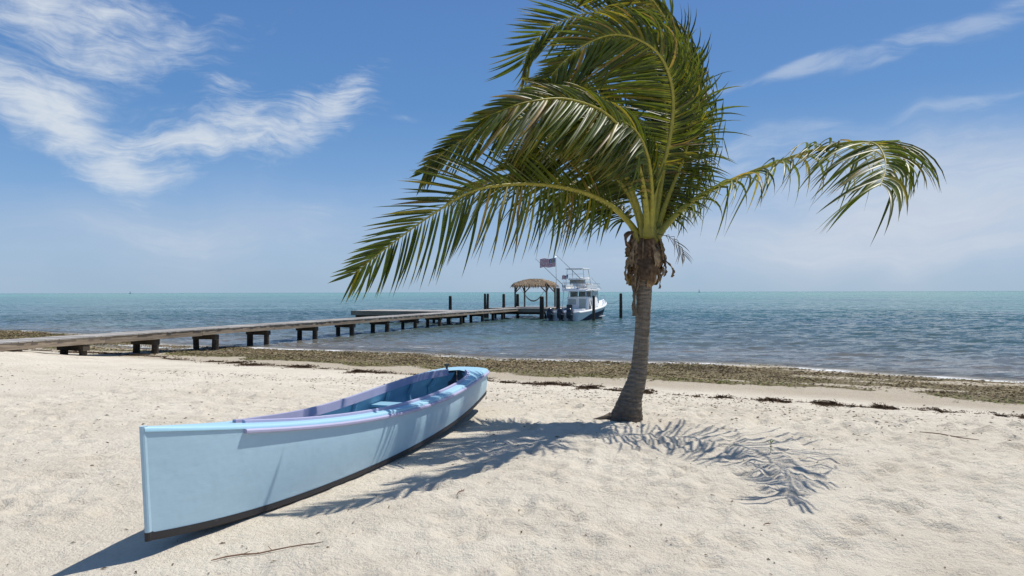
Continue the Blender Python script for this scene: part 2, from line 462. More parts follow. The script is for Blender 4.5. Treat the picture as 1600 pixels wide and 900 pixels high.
# ---------------------------------------------------------------- terrain and sea
WZ = -0.43
def qq(x, y): return NQ[0] * x + NQ[1] * y
def pp(x, y): return NQ[1] * x - NQ[0] * y
def sst(a, lo, hi):
    t = np.clip((a - lo) / (hi - lo), 0, 1); return t * t * (3 - 2 * t)
def edge_sand(p): return np.interp(p, [-30, -15.2, -6.8, -1.3, 2.8, 6], [14.6, 14.6, 14.3, 14.8, 14.2, 14.0]) + .5 * vnoise(p * .25, p * 0, 5) + .25 * vnoise(p * 1.1, p * 0, 6) 
def edge_sea(p): return np.interp(p, [-18.8, -13.4, -8.8, -5.1, -1.7, 3.6, 9], [17.9, 18.2, 18.4, 18.9, 19.5, 18.2, 17.6]) + 3.0 * sst(-p, 24, 34) + .8 * vnoise(p * .3, p * 0, 8)
def terrain_z(x, y):
    q = qq(x, y); p = pp(x, y)
    z = -.34 * sst(q, 7.5, 14.8)
    es = edge_sea(p)
    z = z - .075 * sst(q, 14.5, es)
    z = z - np.clip(q - es, 0, 60) * .045
    z = z + .24 * sst(-x, 9.0, 14.0) * (1 - sst(q, 9.5, 14.0))
    pool = np.exp(-(((p + 23.5) / 4.2) ** 2 + ((q - 16.9) / .55) ** 2))
    return z - .10 * pool
def relief(x, y):
    q = qq(x, y)
    k = 1 - .75 * sst(q, 9.0, 13.5)
    h = .020 * fbm(x * 1.1, y * 1.1, 3, 21) + (.020 + .024 * sst(x, -.5, 3)) * fbm(x * 3.1 + 1.3 * vnoise(x, y, 3), y * 3.6, 3, 31) + .012 * fbm(x * 8, y * 9, 2, 41)
    ru, rv = x * .82 + y * .57, -x * .57 + y * .82
    h = h + (.017 + .012 * sst(x, -1, 3)) * (1 - 2.2 * np.abs(fbm(ru * 2.2 + .5 * vnoise(x * 2, y * 2, 66), rv * 5.5, 2, 61)))
    k = k * (.55 + .9 * sst(vnoise(x * .38 + 3, y * .5, 91) + .4 * vnoise(x * 1.1, y * 1.3, 92), -.35, .35))
    return h * k * (1 - .5 * sst(q, 15, 18))
NEARX = np.arange(-7.5, 9.5, .04); NEARY = np.arange(2.2, 12.0, .035)
def spread(a0, first, ratio, lim):
    r = []; s = first; a = a0
    while abs(a) < lim:
        s *= ratio; a += s; r.append(a)
    return r
XS = np.r_[np.array(spread(-7.5, -.05, 1.06, 420))[::-1], NEARX, spread(9.46, .05, 1.06, 420)]
YS = np.r_[np.array(spread(2.2, -.08, 1.12, 300))[::-1], NEARY, np.arange(12.0, 19, .07), spread(19.0, .08, 1.07, 140)]
GX, GY = np.meshgrid(XS, YS)
R = relief(GX, GY)
# footprints: shallow dents with a soft rim
FP = np.zeros_like(R)
def stamp(cx, cy, ang, la, lb, dep):
    i0, i1 = np.searchsorted(XS, [cx - .45, cx + .45]); j0, j1 = np.searchsorted(YS, [cy - .45, cy + .45])
    if i1 <= i0 or j1 <= j0: return
    dx = GX[j0:j1, i0:i1] - cx; dy = GY[j0:j1, i0:i1] - cy
    u = (dx * math.cos(ang) + dy * math.sin(ang)) / la; v = (-dx * math.sin(ang) + dy * math.cos(ang)) / lb
    r = np.sqrt(u * u + v * v)
    FP[j0:j1, i0:i1] += -dep * np.exp(-(r ** 2) * 1.3) + .45 * dep * np.exp(-((r - 1.45) ** 2) * 6)
rr = random.Random(5)
for i in range(2600):
    cx = rr.uniform(-7.4, 9.4); cy = 2.2 + 9.0 * rr.random() ** 1.1
    if qq(cx, cy) > 11: continue
    dens_ = .55 + .45 * (cx > 0)
    if rr.random() > dens_: continue
    stamp(cx, cy, rr.uniform(-1, 1) + 1.2, rr.uniform(.09, .17), rr.uniform(.05, .09), rr.uniform(.006, .022))
for k in range(9):                        # walked trails
    x, y = rr.uniform(-6, 9), rr.uniform(2.3, 9); a = rr.uniform(0, 6.28)
    for s in range(16):
        x += .55 * math.cos(a); y += .55 * math.sin(a); a += rr.uniform(-.12, .12)
        sd = .11 * (1 if s % 2 else -1)
        if qq(x, y) < 11.5: stamp(x - sd * math.sin(a), y + sd * math.cos(a), a, .14, .06, .022)
FP = np.clip(FP * 1.45, -.04, .03)
BU = (GX + 2.25) * .2936 + (GY - 4.155) * .956; BV = (GX + 2.25) * .956 - (GY - 4.155) * .2936
boatm = sst(BU, -.8, -.2) * (1 - sst(BU, 5.6, 6.2)) * (1 - sst(np.abs(BV), .55, 1.1))
flatten = np.exp(-(((GX - 1.45) / .4) ** 2 + ((GY - 8.6) / .4) ** 2))
GZ = terrain_z(GX, GY) + (R + FP) * (1 - .6 * flatten) * (1 - .75 * boatm)
GZ = GZ - .02 * boatm * (1 - sst(BU, 1.5, 3))
Q = qq(GX, GY); Pp = pp(GX, GY)
es_, ea_ = edge_sea(Pp), edge_sand(Pp)
nn = fbm(Pp * .8, Q * 1.8, 4, 77)
ALG = sst(Q + 1.0 * nn, ea_, ea_ + .8) * (1 - sst(Q + 1.0 * nn, es_ - .1, es_ + .8))
hole = np.exp(-(((Pp + 23.5) / 5.5) ** 2 + ((Q - 16.4) / 1.1) ** 2))
hole2 = sst(fbm(Pp * .35, Q * 1.6, 4, 99), .12, .3) * sst(Pp, -6, 2)
ALG = ALG * (1 - hole) * (1 - .85 * hole2)
WET = sst(Q, ea_ - 2.0, ea_ - .6)
TR = np.exp(-((Q - 11.2 + .8 * vnoise(Pp * .3, Q * .3, 55)) / 2.0) ** 2) * sst(fbm(Pp * .5, Q * .9, 3, 88), -.25, .3) + .10
GZ = GZ + ALG * .035 * fbm(GX * 2.2, GY * 2.2, 3, 61)
ny, nx = GX.shape
idx = np.arange(nx * ny).reshape(ny, nx)
Fq = np.stack([idx[:-1, :-1], idx[:-1, 1:], idx[1:, 1:], idx[1:, :-1]], -1).reshape(-1, 4)
sand = link('sand_beach', np_mesh('sand_beach', np.stack([GX, GY, GZ], -1).reshape(-1, 3), Fq, M_SAND,
            attrs={'algae': ALG, 'wet': WET, 'trash': np.clip(TR, 0, 1)}))
tag(sand, kind='structure')
def gz(x, y):                            # height of the sand surface
    i = int(np.clip(np.searchsorted(XS, x), 1, nx - 1)); j = int(np.clip(np.searchsorted(YS, y), 1, ny - 1))
    return float(min(GZ[j, i], GZ[j - 1, i - 1]) * .5 + max(GZ[j, i], GZ[j - 1, i - 1]) * .5)

# sea: one sheet to the horizon
wx = np.r_[np.array(spread(-46, -.3, 1.2, 30000))[::-1], np.arange(-46, 50, .26), spread(50, .3, 1.2, 30000)]
wy = np.r_[np.array(spread(12, -.3, 1.4, 600))[::-1], np.arange(12, 40, .17), np.arange(40, 75, .28), spread(75, .28, 1.14, 45000)]
WX, WY = np.meshgrid(wx, wy)
wi = np.arange(WX.size).reshape(WX.shape)
WF = np.stack([wi[:-1, :-1], wi[:-1, 1:], wi[1:, 1:], wi[1:, :-1]], -1).reshape(-1, 4)
keep = (qq(WX, WY)[1:, 1:] > 9).ravel()
SH = qq(WX, WY) - edge_sea(pp(WX, WY))
fade = sst(SH, -1.0, 7.0) * (1 - sst(WY, 60, 110)) * (1 - sst(np.abs(WX), 38, 52))
wu, wv_ = WX * .95 + WY * .22, WY * .97 - WX * .22
def crest(v): return 1 - 2 * np.abs(v)
waves = .065 * crest(fbm(wu * .42 + .6 * vnoise(wu * .2, wv_ * .3, 9), wv_ * .8, 2, 301)) + .055 * crest(fbm(wu * 1.1, wv_ * 1.8, 2, 311)) + .03 * fbm(wu * 2.0, wv_ * 3.6, 2, 321)
waves = (waves - waves.mean()) * (.12 + .88 * fade) * sst(SH, -3.5, 0) * (1 - sst(WY, 75, 140))
sea = link('sea', np_mesh('sea', np.stack([WX, WY, WZ + waves], -1).reshape(-1, 3), WF[keep], M_WATER, attrs={'shore': SH.ravel()}))
tag(sea, kind='structure')

# ---------------------------------------------------------------- seaweed
def flakes(name, cx, cy, cz, size, col, elong=2.2, lift=.5):
    n = len(cx)
    a = RNG.uniform(0, 2 * np.pi, n); t1 = RNG.normal(0, lift, n); t2 = RNG.normal(0, lift, n)
    u = np.stack([np.cos(a), np.sin(a), t1 * .6], -1); v = np.stack([-np.sin(a), np.cos(a), t2], -1)
    u *= (size * elong / 2)[:, None]; v *= (size / 2)[:, None]
    c = np.stack([cx, cy, cz], -1)
    k = np.stack([np.zeros(n), np.zeros(n), RNG.uniform(0, .6, n) * size], -1)
    V = np.stack([c - u, c - v * .8 + k, c + u * RNG.uniform(.6, 1, (n, 1)), c + v * .8 + k * .5], 1).reshape(-1, 3)
    F = np.arange(4 * n).reshape(n, 4)
    me = np_mesh(name, V, F, M_WEED, smooth=False, col=np.repeat(col, 4, 0))
    o = link(name, me)
    return o
n = 330000
p_ = RNG.uniform(-46, 13, n); q_ = RNG.uniform(13.6, 23, n)
x_ = NQ[1] * p_ + NQ[0] * q_; y_ = -NQ[0] * p_ + NQ[1] * q_
nm = NQ[0] ** 2 + NQ[1] ** 2; x_ /= nm; y_ /= nm
es1, ea1 = edge_sea(p_), edge_sand(p_)
nz = fbm(p_ * .8, q_ * 1.8, 4, 77)
al = sst(q_ + 1.0 * nz, ea1, ea1 + .8) * (1 - sst(q_ + 1.0 * nz, es1 - .1, es1 + .8))
al *= 1 - np.exp(-(((p_ + 23.5) / 5.5) ** 2 + ((q_ - 16.4) / 1.1) ** 2))
al *= 1 - .85 * sst(fbm(p_ * .35, q_ * 1.6, 4, 99), .12, .3) * sst(p_, -6, 2)
al *= .35 + .65 * sst(fbm(p_ * 1.6, q_ * 3, 3, 43), -.3, .15)
kk = RNG.random(n) < al
x_, y_, q_, p_ = x_[kk], y_[kk], q_[kk], p_[kk]
zz_ = np.maximum(terrain_z(x_, y_) + .006, WZ + .004) + RNG.uniform(0, .018, len(x_))
green = np.clip(1 - (q_ - edge_sand(p_)) / 1.1, 0, 1) * .75 + .12 * (fbm(p_ * .5, q_, 3, 4) > .1)
pal = np.array([(.21, .155, .085), (.28, .215, .125), (.15, .11, .06), (.36, .29, .185), (.25, .205, .105)])
colr = (pal[RNG.integers(0, 5, len(x_))] * .5 + np.array([(.22, .17, .095)]) * .5) * RNG.uniform(.8, 1.15, (len(x_), 1)) * (1 + .7 * fbm(p_ * .7, q_ * 1.5, 3, 19))[:, None]
g = (RNG.random(len(x_)) < green)[:, None]
colr = np.where(g, np.array([(.20, .215, .065)]) * RNG.uniform(.6, 1.3, (len(x_), 1)), colr)
o = flakes('seaweed_mat', x_, y_, zz_, RNG.uniform(.014, .042, len(x_)) * (1 + .02 * np.abs(y_ - 12)), colr * 1.12, 2.4, .16)
tag(o, 'brown and olive mat of seaweed washed along the edge of the water', 'seaweed', kind='stuff')

# dark wrack line: broken clumps along the sand
m = 190000
pk = RNG.uniform(-36, 13, m)
dn = fbm(pk * 1.3, pk * 0, 4, 501, .65) * 2.2 + .72
dn2 = np.clip(fbm(pk * 3.2, pk * 0, 3, 511, .6) * 2.0 + .75, 0, 1.6)
keepw = RNG.random(m) < np.clip(dn, .05, 1) * np.clip(dn2, .1, 1) * .85
pk = pk[keepw]; dn = np.clip(dn[keepw], .05, 1.3) * dn2[keepw]
qc = np.interp(pk, [-20, -13.9, -9.6, -6.1, -3.3, -.57, 2.4], [13.9, 13.4, 13.1, 12.7, 12.45, 12.16, 11.98])
qc = qc + .16 * np.sin(pk * .55) + .45 * fbm(pk * .8, pk * 0, 4, 521)
tf = RNG.standard_t(2.2, len(pk)) * (.018 + .050 * dn)
second = RNG.random(len(pk)) < .10
qk = qc + np.clip(tf, -.6, .6) + np.where(second, .35 + .2 * fbm(pk * .5, pk * 0, 2, 5), 0)
cx = (NQ[1] * pk + NQ[0] * qk) / nm; cy = (-NQ[0] * pk + NQ[1] * qk) / nm
pile = np.clip(dn, 0, 1.4) * np.exp(-(tf / .07) ** 2) * np.clip(vnoise(pk * 5, qk * 3, 9) * 1.6 + .6, 0, 1.3)
cz = terrain_z(cx, cy) + .008 + RNG.random(len(pk)) * np.clip(.045 * pile, .004, .06); cs = RNG.uniform(.005, .020, len(pk))
cc = np.array([(.085, .052, .028)]) * RNG.uniform(.5, 1.9, (len(cx), 1))
o = flakes('seaweed_wrack', cx, cy, cz, cs, cc, 4.5, .8)
tag(o, 'thin dark brown line of dried seaweed clumps lying on the sand', 'seaweed', kind='stuff')

n = 900
x_ = RNG.uniform(-9, 10, n); y_ = RNG.uniform(2.4, 13, n); kk = qq(x_, y_) < 12; x_, y_ = x_[kk], y_[kk]
z_ = np.array([gz(a, b) for a, b in zip(x_, y_)]) + .002
o = flakes('shell_fragments', x_, y_, z_, RNG.uniform(.005, .014, len(x_)), np.array([(.62, .56, .48)]) * RNG.uniform(.5, 1.2, (len(x_), 1)), 1.3, .5)
tag(o, 'small pale and grey shell fragments scattered over the sand', 'shells', kind='stuff')
# scattered bits on the sand
n = 26000
x_ = RNG.uniform(-12, 12, n); y_ = RNG.uniform(2.4, 15, n); q_ = qq(x_, y_); p_ = pp(x_, y_)
keepm = (RNG.random(n) < (.10 + .9 * np.exp(-((q_ - 10.8) / 1.7) ** 2) * (fbm(p_ * .6, q_ * 1.2, 3, 12) > -.05))) & (q_ < 12.6)
x_, y_ = x_[keepm], y_[keepm]
z_ = np.array([gz(a, b) for a, b in zip(x_, y_)]) + .004
o = flakes('beach_debris', x_, y_, z_, RNG.uniform(.006, .016, len(x_)) * (1 + .5 * (y_ > 7)), np.array([(.12, .085, .055)]) * RNG.uniform(.4, 1.9, (len(x_), 1)), 3.0, .25)
tag(o, 'tiny scattered bits of dry seaweed and twig on pale sand', 'debris', kind='stuff')

# ================================================================ light blue skiff
SK_O = Vector((-2.25, 4.155, 0)); SK_A = .298; SK_L = 5.613
def bez(knots, t):
    n_ = len(knots) - 1
    return sum(k * math.comb(n_, i) * t ** i * (1 - t) ** (n_ - i) for i, k in enumerate(knots))
def sk_half(s):
    h = bez([.012, .283, .342, .701, .466, .315], s)
    if s > .955: h -= .13 * (1 - math.sqrt(max(0, 1 - ((s - .955) / .045) ** 2)))
    return h
def sk_z(s): return bez([.777, .554, .306, .563, .55], s)
def sk_b(s): return bez([.081, -.113, .023, .085, .232], s)
def sk_p(s, u, z): return Vector((u, s * SK_L + .05 * max(0.0, 1 - s * 6) * (1 - z / .78), z))            # local: +y to the stern, +x the side that faces the camera's right
def sk_in(s):
    if s <= .135 or s >= .93: return 0.0
    v = max(0.0, sk_half(s) - .115) * min(1, (s - .135) / .10) ** .6
    if s > .74: v *= math.sqrt(max(0, 1 - ((s - .74) / .19) ** 3))
    return v
skiff = empty('wooden_skiff', SK_O, -SK_A)
tag(skiff, 'light blue open wooden skiff with lavender rails lying on the sand', 'boat')
SS = [i / 60 for i in range(58)] + [.955 + .045 * math.sin(math.pi / 2 * i / 6) for i in range(7)]
SS = sorted(set(round(s, 5) for s in SS))
def bandtop(s): return sk_b(s) + .05
h = MB()
for sd in (1, -1):
    rows = []
    for s in SS:
        hb, zs, zb = sk_half(s), sk_z(s), bandtop(s)
        row = []
        for k in range(9):
            t = k / 8
            w_ = hb * (.94 + .06 * t) + .018 * math.sin(math.pi * t) * min(1, s * 4) * min(1, (1.02 - s) * 8)
            row.append(sk_p(s, sd * w_, zb + (zs - zb) * t))
        rows.append(row if sd == 1 else row[::-1])
    h.grid(rows)
# stem face and transom
s0 = 0.0
h.grid([[sk_p(0, x, z + 0) - Vector((0, (1 - (x / .0125) ** 2) * .012 if abs(x) < .0124 else 0, 0)) for x in (.012, .006, 0, -.006, -.012)] for z in np.linspace(bandtop(0), sk_z(0), 6)])
ht = sk_half(1.0)
h.grid([[sk_p(1, x * (.94 + .06 * t), bandtop(1) + (sk_z(1) - bandtop(1)) * t) for x in np.linspace(-ht, ht, 5)] for t in np.linspace(0, 1, 5)])
h.build('hull', M_BLUE, skiff, smooth=True)
h = MB(); h.grid([[sk_p(0, x, z) + Vector((0, yy, 0)) for x, yy in ((.0155, .03), (.0165, .0), (.012, -.010), (.004, -.015), (-.004, -.015), (-.012, -.010), (-.0165, 0), (-.0155, .03))] for z in np.linspace(bandtop(0) - .002, sk_z(0) + .013, 8)])
h.add([sk_p(0, x, sk_z(0) + .013) + Vector((0, yy, 0)) for x, yy in ((.0155, .03), (.0165, .0), (.012, -.010), (.004, -.015), (-.004, -.015), (-.012, -.010), (-.0165, 0), (-.0155, .03))], [tuple(range(8))])
h.build('stem', M_BLUE, skiff, smooth=False)
b_ = MB()
for sd in (1, -1):
    rows = []
    for s in SS:
        hb, zb = sk_half(s) * .94, sk_b(s)
        prof = [(hb + .004, zb + .05), (hb + .006, zb + .012), (hb * .97, zb), (hb * .5, zb - .02 * min(1, s * 5)), (0, zb - .03 * min(1, s * 5))]
        row = [sk_p(s, sd * a, z) for a, z in prof]
        rows.append(row[::-1] if sd == 1 else row)
    b_.grid(rows)
b_.grid([[sk_p(0, x, z) + Vector((0, yy, 0)) for x, yy in ((.0175, .04), (.0185, 0), (.013, -.012), (0, -.018), (-.013, -.012), (-.0185, 0), (-.0175, .04))] for z in (.080, .134)])
b_.add([sk_p(0, x, .080) + Vector((0, yy, 0)) for x, yy in ((.0175, .04), (.0185, 0), (.013, -.012), (0, -.018), (-.013, -.012), (-.0185, 0), (-.0175, .04))], [tuple(range(7))])
b_.grid([[sk_p(1, x, sk_b(1) + .05 * t) for x in np.linspace(-ht * .94, ht * .94, 5)] for t in (0, 1)])
b_.build('bottom', M_BLACK, skiff, smooth=False)
# deck and gunwale cap
c_ = MB()
for sd in (1, -1):
    rows = []
    for s in SS:
        hb, hi, z = sk_half(s) + .008, sk_in(s), sk_z(s)
        row = []
        for k in range(6):
            t = k / 5; u = hi + (hb - hi) * t
            crown = .012 * (1 - t ** 4)
            row.append(sk_p(s, sd * u, z + crown))
        row.append(sk_p(s, sd * hb, z - .02))
        rows.append(row[::-1] if sd == 1 else row)
    c_.grid(rows)
c_.build('gunwale_cap', M_BLUEDECK, skiff, smooth=True)
# coaming, both sides plus round the stern end
co = []
CS = [.155 + (.93 - .155) * i / 60 for i in range(61)]
for s in CS: co.append((s, sk_in(s)))
def coam(path, name):
    m = MB(); rows = []
    for (s, u, sgn) in path:
        z = sk_z(s)
        rows.append([sk_p(s, sgn * (u + .030), z + .011), sk_p(s, sgn * (u + .028), z + .030), sk_p(s, sgn * (u + .003), z + .034), sk_p(s, sgn * u, z + .028),
                     sk_p(s, sgn * u, z - .055), sk_p(s, sgn * (u + .02), z - .055)])
    m.grid(rows, close=True)
    m.add([v for v in rows[0]], [(0, 1, 2, 3, 4, 5)]); m.add([v for v in rows[-1]], [(5, 4, 3, 2, 1, 0)])
    m.build(name, M_LILAC, skiff, smooth=False)
coam([(s, u, 1) for s, u in co if s < .925], 'coaming')
coam([(s, u, -1) for s, u in co if s < .925], 'coaming')
# rub rails
for sgn in (1, -1):
    pts = []
    for i in range(70):
        s = .128 + (.998 - .128) * i / 69
        pts.append(sk_p(s, sgn * (sk_half(s) + .012), sk_z(s) - .034))
    rows = []
    for i, p in enumerate(pts):
        t = (pts[min(i + 1, 69)] - pts[max(i - 1, 0)]).normalized(); nx_ = Vector((t.y, -t.x, 0)) * sgn
        rows.append([p - nx_ * .012 + Vector((0, 0, .016)), p + nx_ * .012 + Vector((0, 0, .016)), p + nx_ * .021 + Vector((0, 0, .006)), p + nx_ * .021 - Vector((0, 0, .008)),
                     p + nx_ * .012 - Vector((0, 0, .017)), p - nx_ * .012 - Vector((0, 0, .017))])
    m = MB(); m.grid(rows, close=True); m.add(rows[0], [(0, 1, 2, 3, 4, 5)]); m.add(rows[-1], [(5, 4, 3, 2, 1, 0)])
    m.build('rub_rail', M_LILAC, skiff)
m = MB(); m.box((0, SK_L + .012, sk_z(1) - .034), (ht * 2 - .02, .03, .033)); m.build('rub_rail', M_LILAC, skiff, bevel=.006)
# interior
m = MB()
IS = [.14 + (.928 - .14) * i / 50 for i in range(51)]
for sgn in (1, -1):
    rows = []
    for s in IS:
        hi = sk_in(s) + .006; zt = sk_z(s) - .02; zf = max(sk_b(s), .0) + .07
        ho = min(sk_half(s) * .93 - .02, hi + .10) if hi > .02 else hi
        rows.append([sk_p(s, sgn * a, z) for a, z in ((hi, zt), (hi + (ho - hi) * .5, zt - .10), (ho, (zt + zf) / 2), (ho * .93, zf), (0, zf - .012))])
        if sgn == 1: rows[-1] = rows[-1][::-1]
    m.grid(rows)
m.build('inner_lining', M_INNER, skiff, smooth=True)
for s in (.28, .42, .56, .70, .80, .88):
    for sgn in (1, -1):
        m = MB()
        hi = sk_in(s); zt = sk_z(s) - .06; zf = max(sk_b(s), 0) + .065
        ho = min(sk_half(s) * .93 - .02, hi + .10); zm = (zt + zf) / 2
        rows = []
        for (x, z) in ((hi + .004, zt), (hi + (ho - hi) * .5, zt - .09), (ho - .004, zm), (ho * .93, zf)):
            rows.append([sk_p(s - .003, sgn * x, z), sk_p(s - .003, sgn * (x - .035), z), sk_p(s + .003, sgn * (x - .035), z), sk_p(s + .003, sgn * x, z)])
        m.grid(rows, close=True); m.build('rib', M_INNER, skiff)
for s, dep in ((.40, .16), (.66, .16)):
    m = MB(); w_ = sk_in(s) + .05
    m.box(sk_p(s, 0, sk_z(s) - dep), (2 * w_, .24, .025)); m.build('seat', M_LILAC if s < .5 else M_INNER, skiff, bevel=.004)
# stern fitting
m = MB(); zst = sk_z(.945) + .012
m.tube([sk_p(.93, -.17, zst - .16), sk_p(.93, -.17, zst + .05), sk_p(.93, -.165, zst + .075)], [.016, .016, .024], 8)
m.tube([sk_p(.93, -.20, zst + .06), sk_p(.93, -.13, zst + .064)], .014, 6); m.build('stern_fitting', M_ROD, skiff)

# ================================================================ coconut palm
TD = 8.6
prof = [(668, 977, 25), (655, 978, 23), (640, 981, 21), (620, 985.5, 17.6), (600, 993, 14.8), (580, 997.5, 13.1), (560, 1000, 12.3), (530, 1002.2, 11.5),
        (500, 1004.3, 11.2), (470, 1005.8, 11.4), (445, 1006.5, 12.2), (420, 1007, 15), (395, 1008, 19), (372, 1009, 18), (352, 1010, 10)]
palm = empty('coconut_palm', up(975, 655, TD))
palm.location.z = 0
tag(palm, 'wind blown coconut palm with ringed leaning trunk growing from the sand', 'tree')
PI0 = palm.location.copy()
def trunk_fn(T, b):
    o = obc(T)
    x, y, z = T.sep(o)
    zz = T.m('ADD', z, T.m('MULTIPLY', T.noise(o, 3, 3, .5), .06))
    ring = T.m('SINE', T.m('MULTIPLY', T.m('ADD', zz, T.m('MULTIPLY', T.noise(o, 1.1, 2, .5), .35)), 105.0))
    n = T.noise(T.mapping(o, sca=(1, 1, 5)), 9, 6, .7); n2 = T.noise(T.mapping(o, sca=(6, 6, .7)), 9, 5, .65)
    c = T.mix(T.smooth(n, .3, .72), (.15, .125, .095), (.33, .28, .22))
    c = T.mix(T.m('MULTIPLY', T.smooth(ring, .45, .95), .35), c, (.12, .095, .07))
    c = T.mix(T.m('MULTIPLY', T.smooth(n2, .5, .72), .6), c, (.075, .06, .045))
    c = T.mix(T.m('MULTIPLY', T.smooth(T.noise(o, 2.2, 5, .65), .5, .75), .5), c, (.10, .075, .05))
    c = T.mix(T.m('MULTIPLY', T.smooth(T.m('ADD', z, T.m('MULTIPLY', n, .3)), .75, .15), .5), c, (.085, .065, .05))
    T.put(b.inputs['Base Color'], c)
    bump(T, b, T.m('ADD', T.m('MULTIPLY', ring, -.25), T.m('ADD', n, n2)), .02, .8)
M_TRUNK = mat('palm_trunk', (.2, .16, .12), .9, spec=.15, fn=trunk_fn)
tp = []; tr_ = []
ys = [p[0] for p in prof][::-1]
for i in range(150):
    y = 668 - (668 - 352) * i / 149
    xc = np.interp(y, ys, [p[1] for p in prof][::-1]); r = np.interp(y, ys, [p[2] for p in prof][::-1]) / FPX * TD
    pos = up(xc, y, TD)
    r *= 1 + .035 * (rr.random() < .26) + .014 * rr.uniform(-1, 1) + .02 * math.sin(i * .21) * math.sin(i * .07)
    tp.append(pos - PI0); tr_.append(r)
m = MB(); m.tube(tp, tr_, 28)
# root flare: uneven foot, spreading to the left
vs = []
for v in m.v:
    v = Vector(v); a = math.atan2(v.y, v.x); k = max(0, 1 - max(v.z, 0) / .22)
    f = 1 + k * k * (.10 * math.sin(a * 5 + 1) + .05 * math.sin(a * 11))
    x = v.x * f; yv = v.y * f
    if v.x < 0: x -= k ** 3 * .07 * max(0, math.cos(a - math.pi)) ** 6
    vs.append((x, yv, v.z))
m.v = vs
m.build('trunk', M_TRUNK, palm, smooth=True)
# surface root running to the left
m = MB(); g0 = [Vector((-.17, -.02, .05)), Vector((-.26, -.03, .022)), Vector((-.36, -.05, .008)), Vector((-.46, -.04, -.01))]
m.tube(g0, [.045, .03, .018, .008], 8); m.build('root', M_TRUNK, palm, smooth=True)

def catmull(pts, n_):
    P_ = [pts[0] * 2 - pts[1]] + pts + [pts[-1] * 2 - pts[-2]]
    out = []
    segs = len(pts) - 1
    for i in range(n_ + 1):
        t = i / n_ * segs; k = min(int(t), segs - 1); t -= k
        a, b, c, d = P_[k:k + 4]
        out.append(.5 * ((2 * b) + (c - a) * t + (2 * a - 5 * b + 4 * c - d) * t * t + (3 * b - a - 3 * c + d) * t ** 3))
    # resample by arc length
    L_ = [0]
    for i in range(n_): L_.append(L_[-1] + (out[i + 1] - out[i]).length)
    tot = L_[-1]; res = []
    arr = np.array([tuple(p) for p in out]); s_ = np.linspace(0, tot, n_ + 1)
    R_ = np.stack([np.interp(s_, L_, arr[:, k]) for k in range(3)], -1)
    return [Vector(r) for r in R_], tot
DOWN = Vector((0, 0, -1)); WIND = Vector((-1, .05, -.1)).normalized()
KS = 7
def leaflet_verts(base, T_, S_, N_, side, ang, L, w, g, wind, kink, twist, rs, windv=None):
    windv = windv or WIND
    d = (T_ * math.cos(ang) + S_ * side * math.sin(ang) + N_ * .12 * rs.uniform(-1, 1.4)).normalized()
    st = L / KS; p = base.copy(); rows = []
    kk_ = rs.randint(2, 4) if rs.random() < kink else 99
    kd = None
    for i in range(KS + 1):
        t = i / KS
        wd = d.cross(N_)
        if wd.length < .05: wd = d.cross(T_)
        wd.normalize()
        nn_ = wd.cross(d)
        ca, sa = math.cos(twist), math.sin(twist)
        wq = wd * ca + nn_ * sa; nq = nn_ * ca - wd * sa
        prf = min(1, .35 + t * 4.5) * (1 - max(0, (t - .45) / .55) ** 1.5) * (1 - .05) + .02
        hw = w * .5 * prf
        rows.append((p - wq * hw + nq * hw * .45, p - nq * hw * .12, p + wq * hw + nq * hw * .45))
        bend = .25 + 1.1 * t
        d = (d + DOWN * g * bend + windv * wind * bend).normalized()
        if i == kk_:
            kd = (DOWN * rs.uniform(.7, 1.2) + WIND * rs.uniform(-.1, .8) + d * .25).normalized(); d = kd
        p = p + d * st
    return rows
LF = []
for i in range(KS):
    a = i * 3
    LF += [(a, a + 1, a + 4, a + 3), (a + 1, a + 2, a + 5, a + 4)]
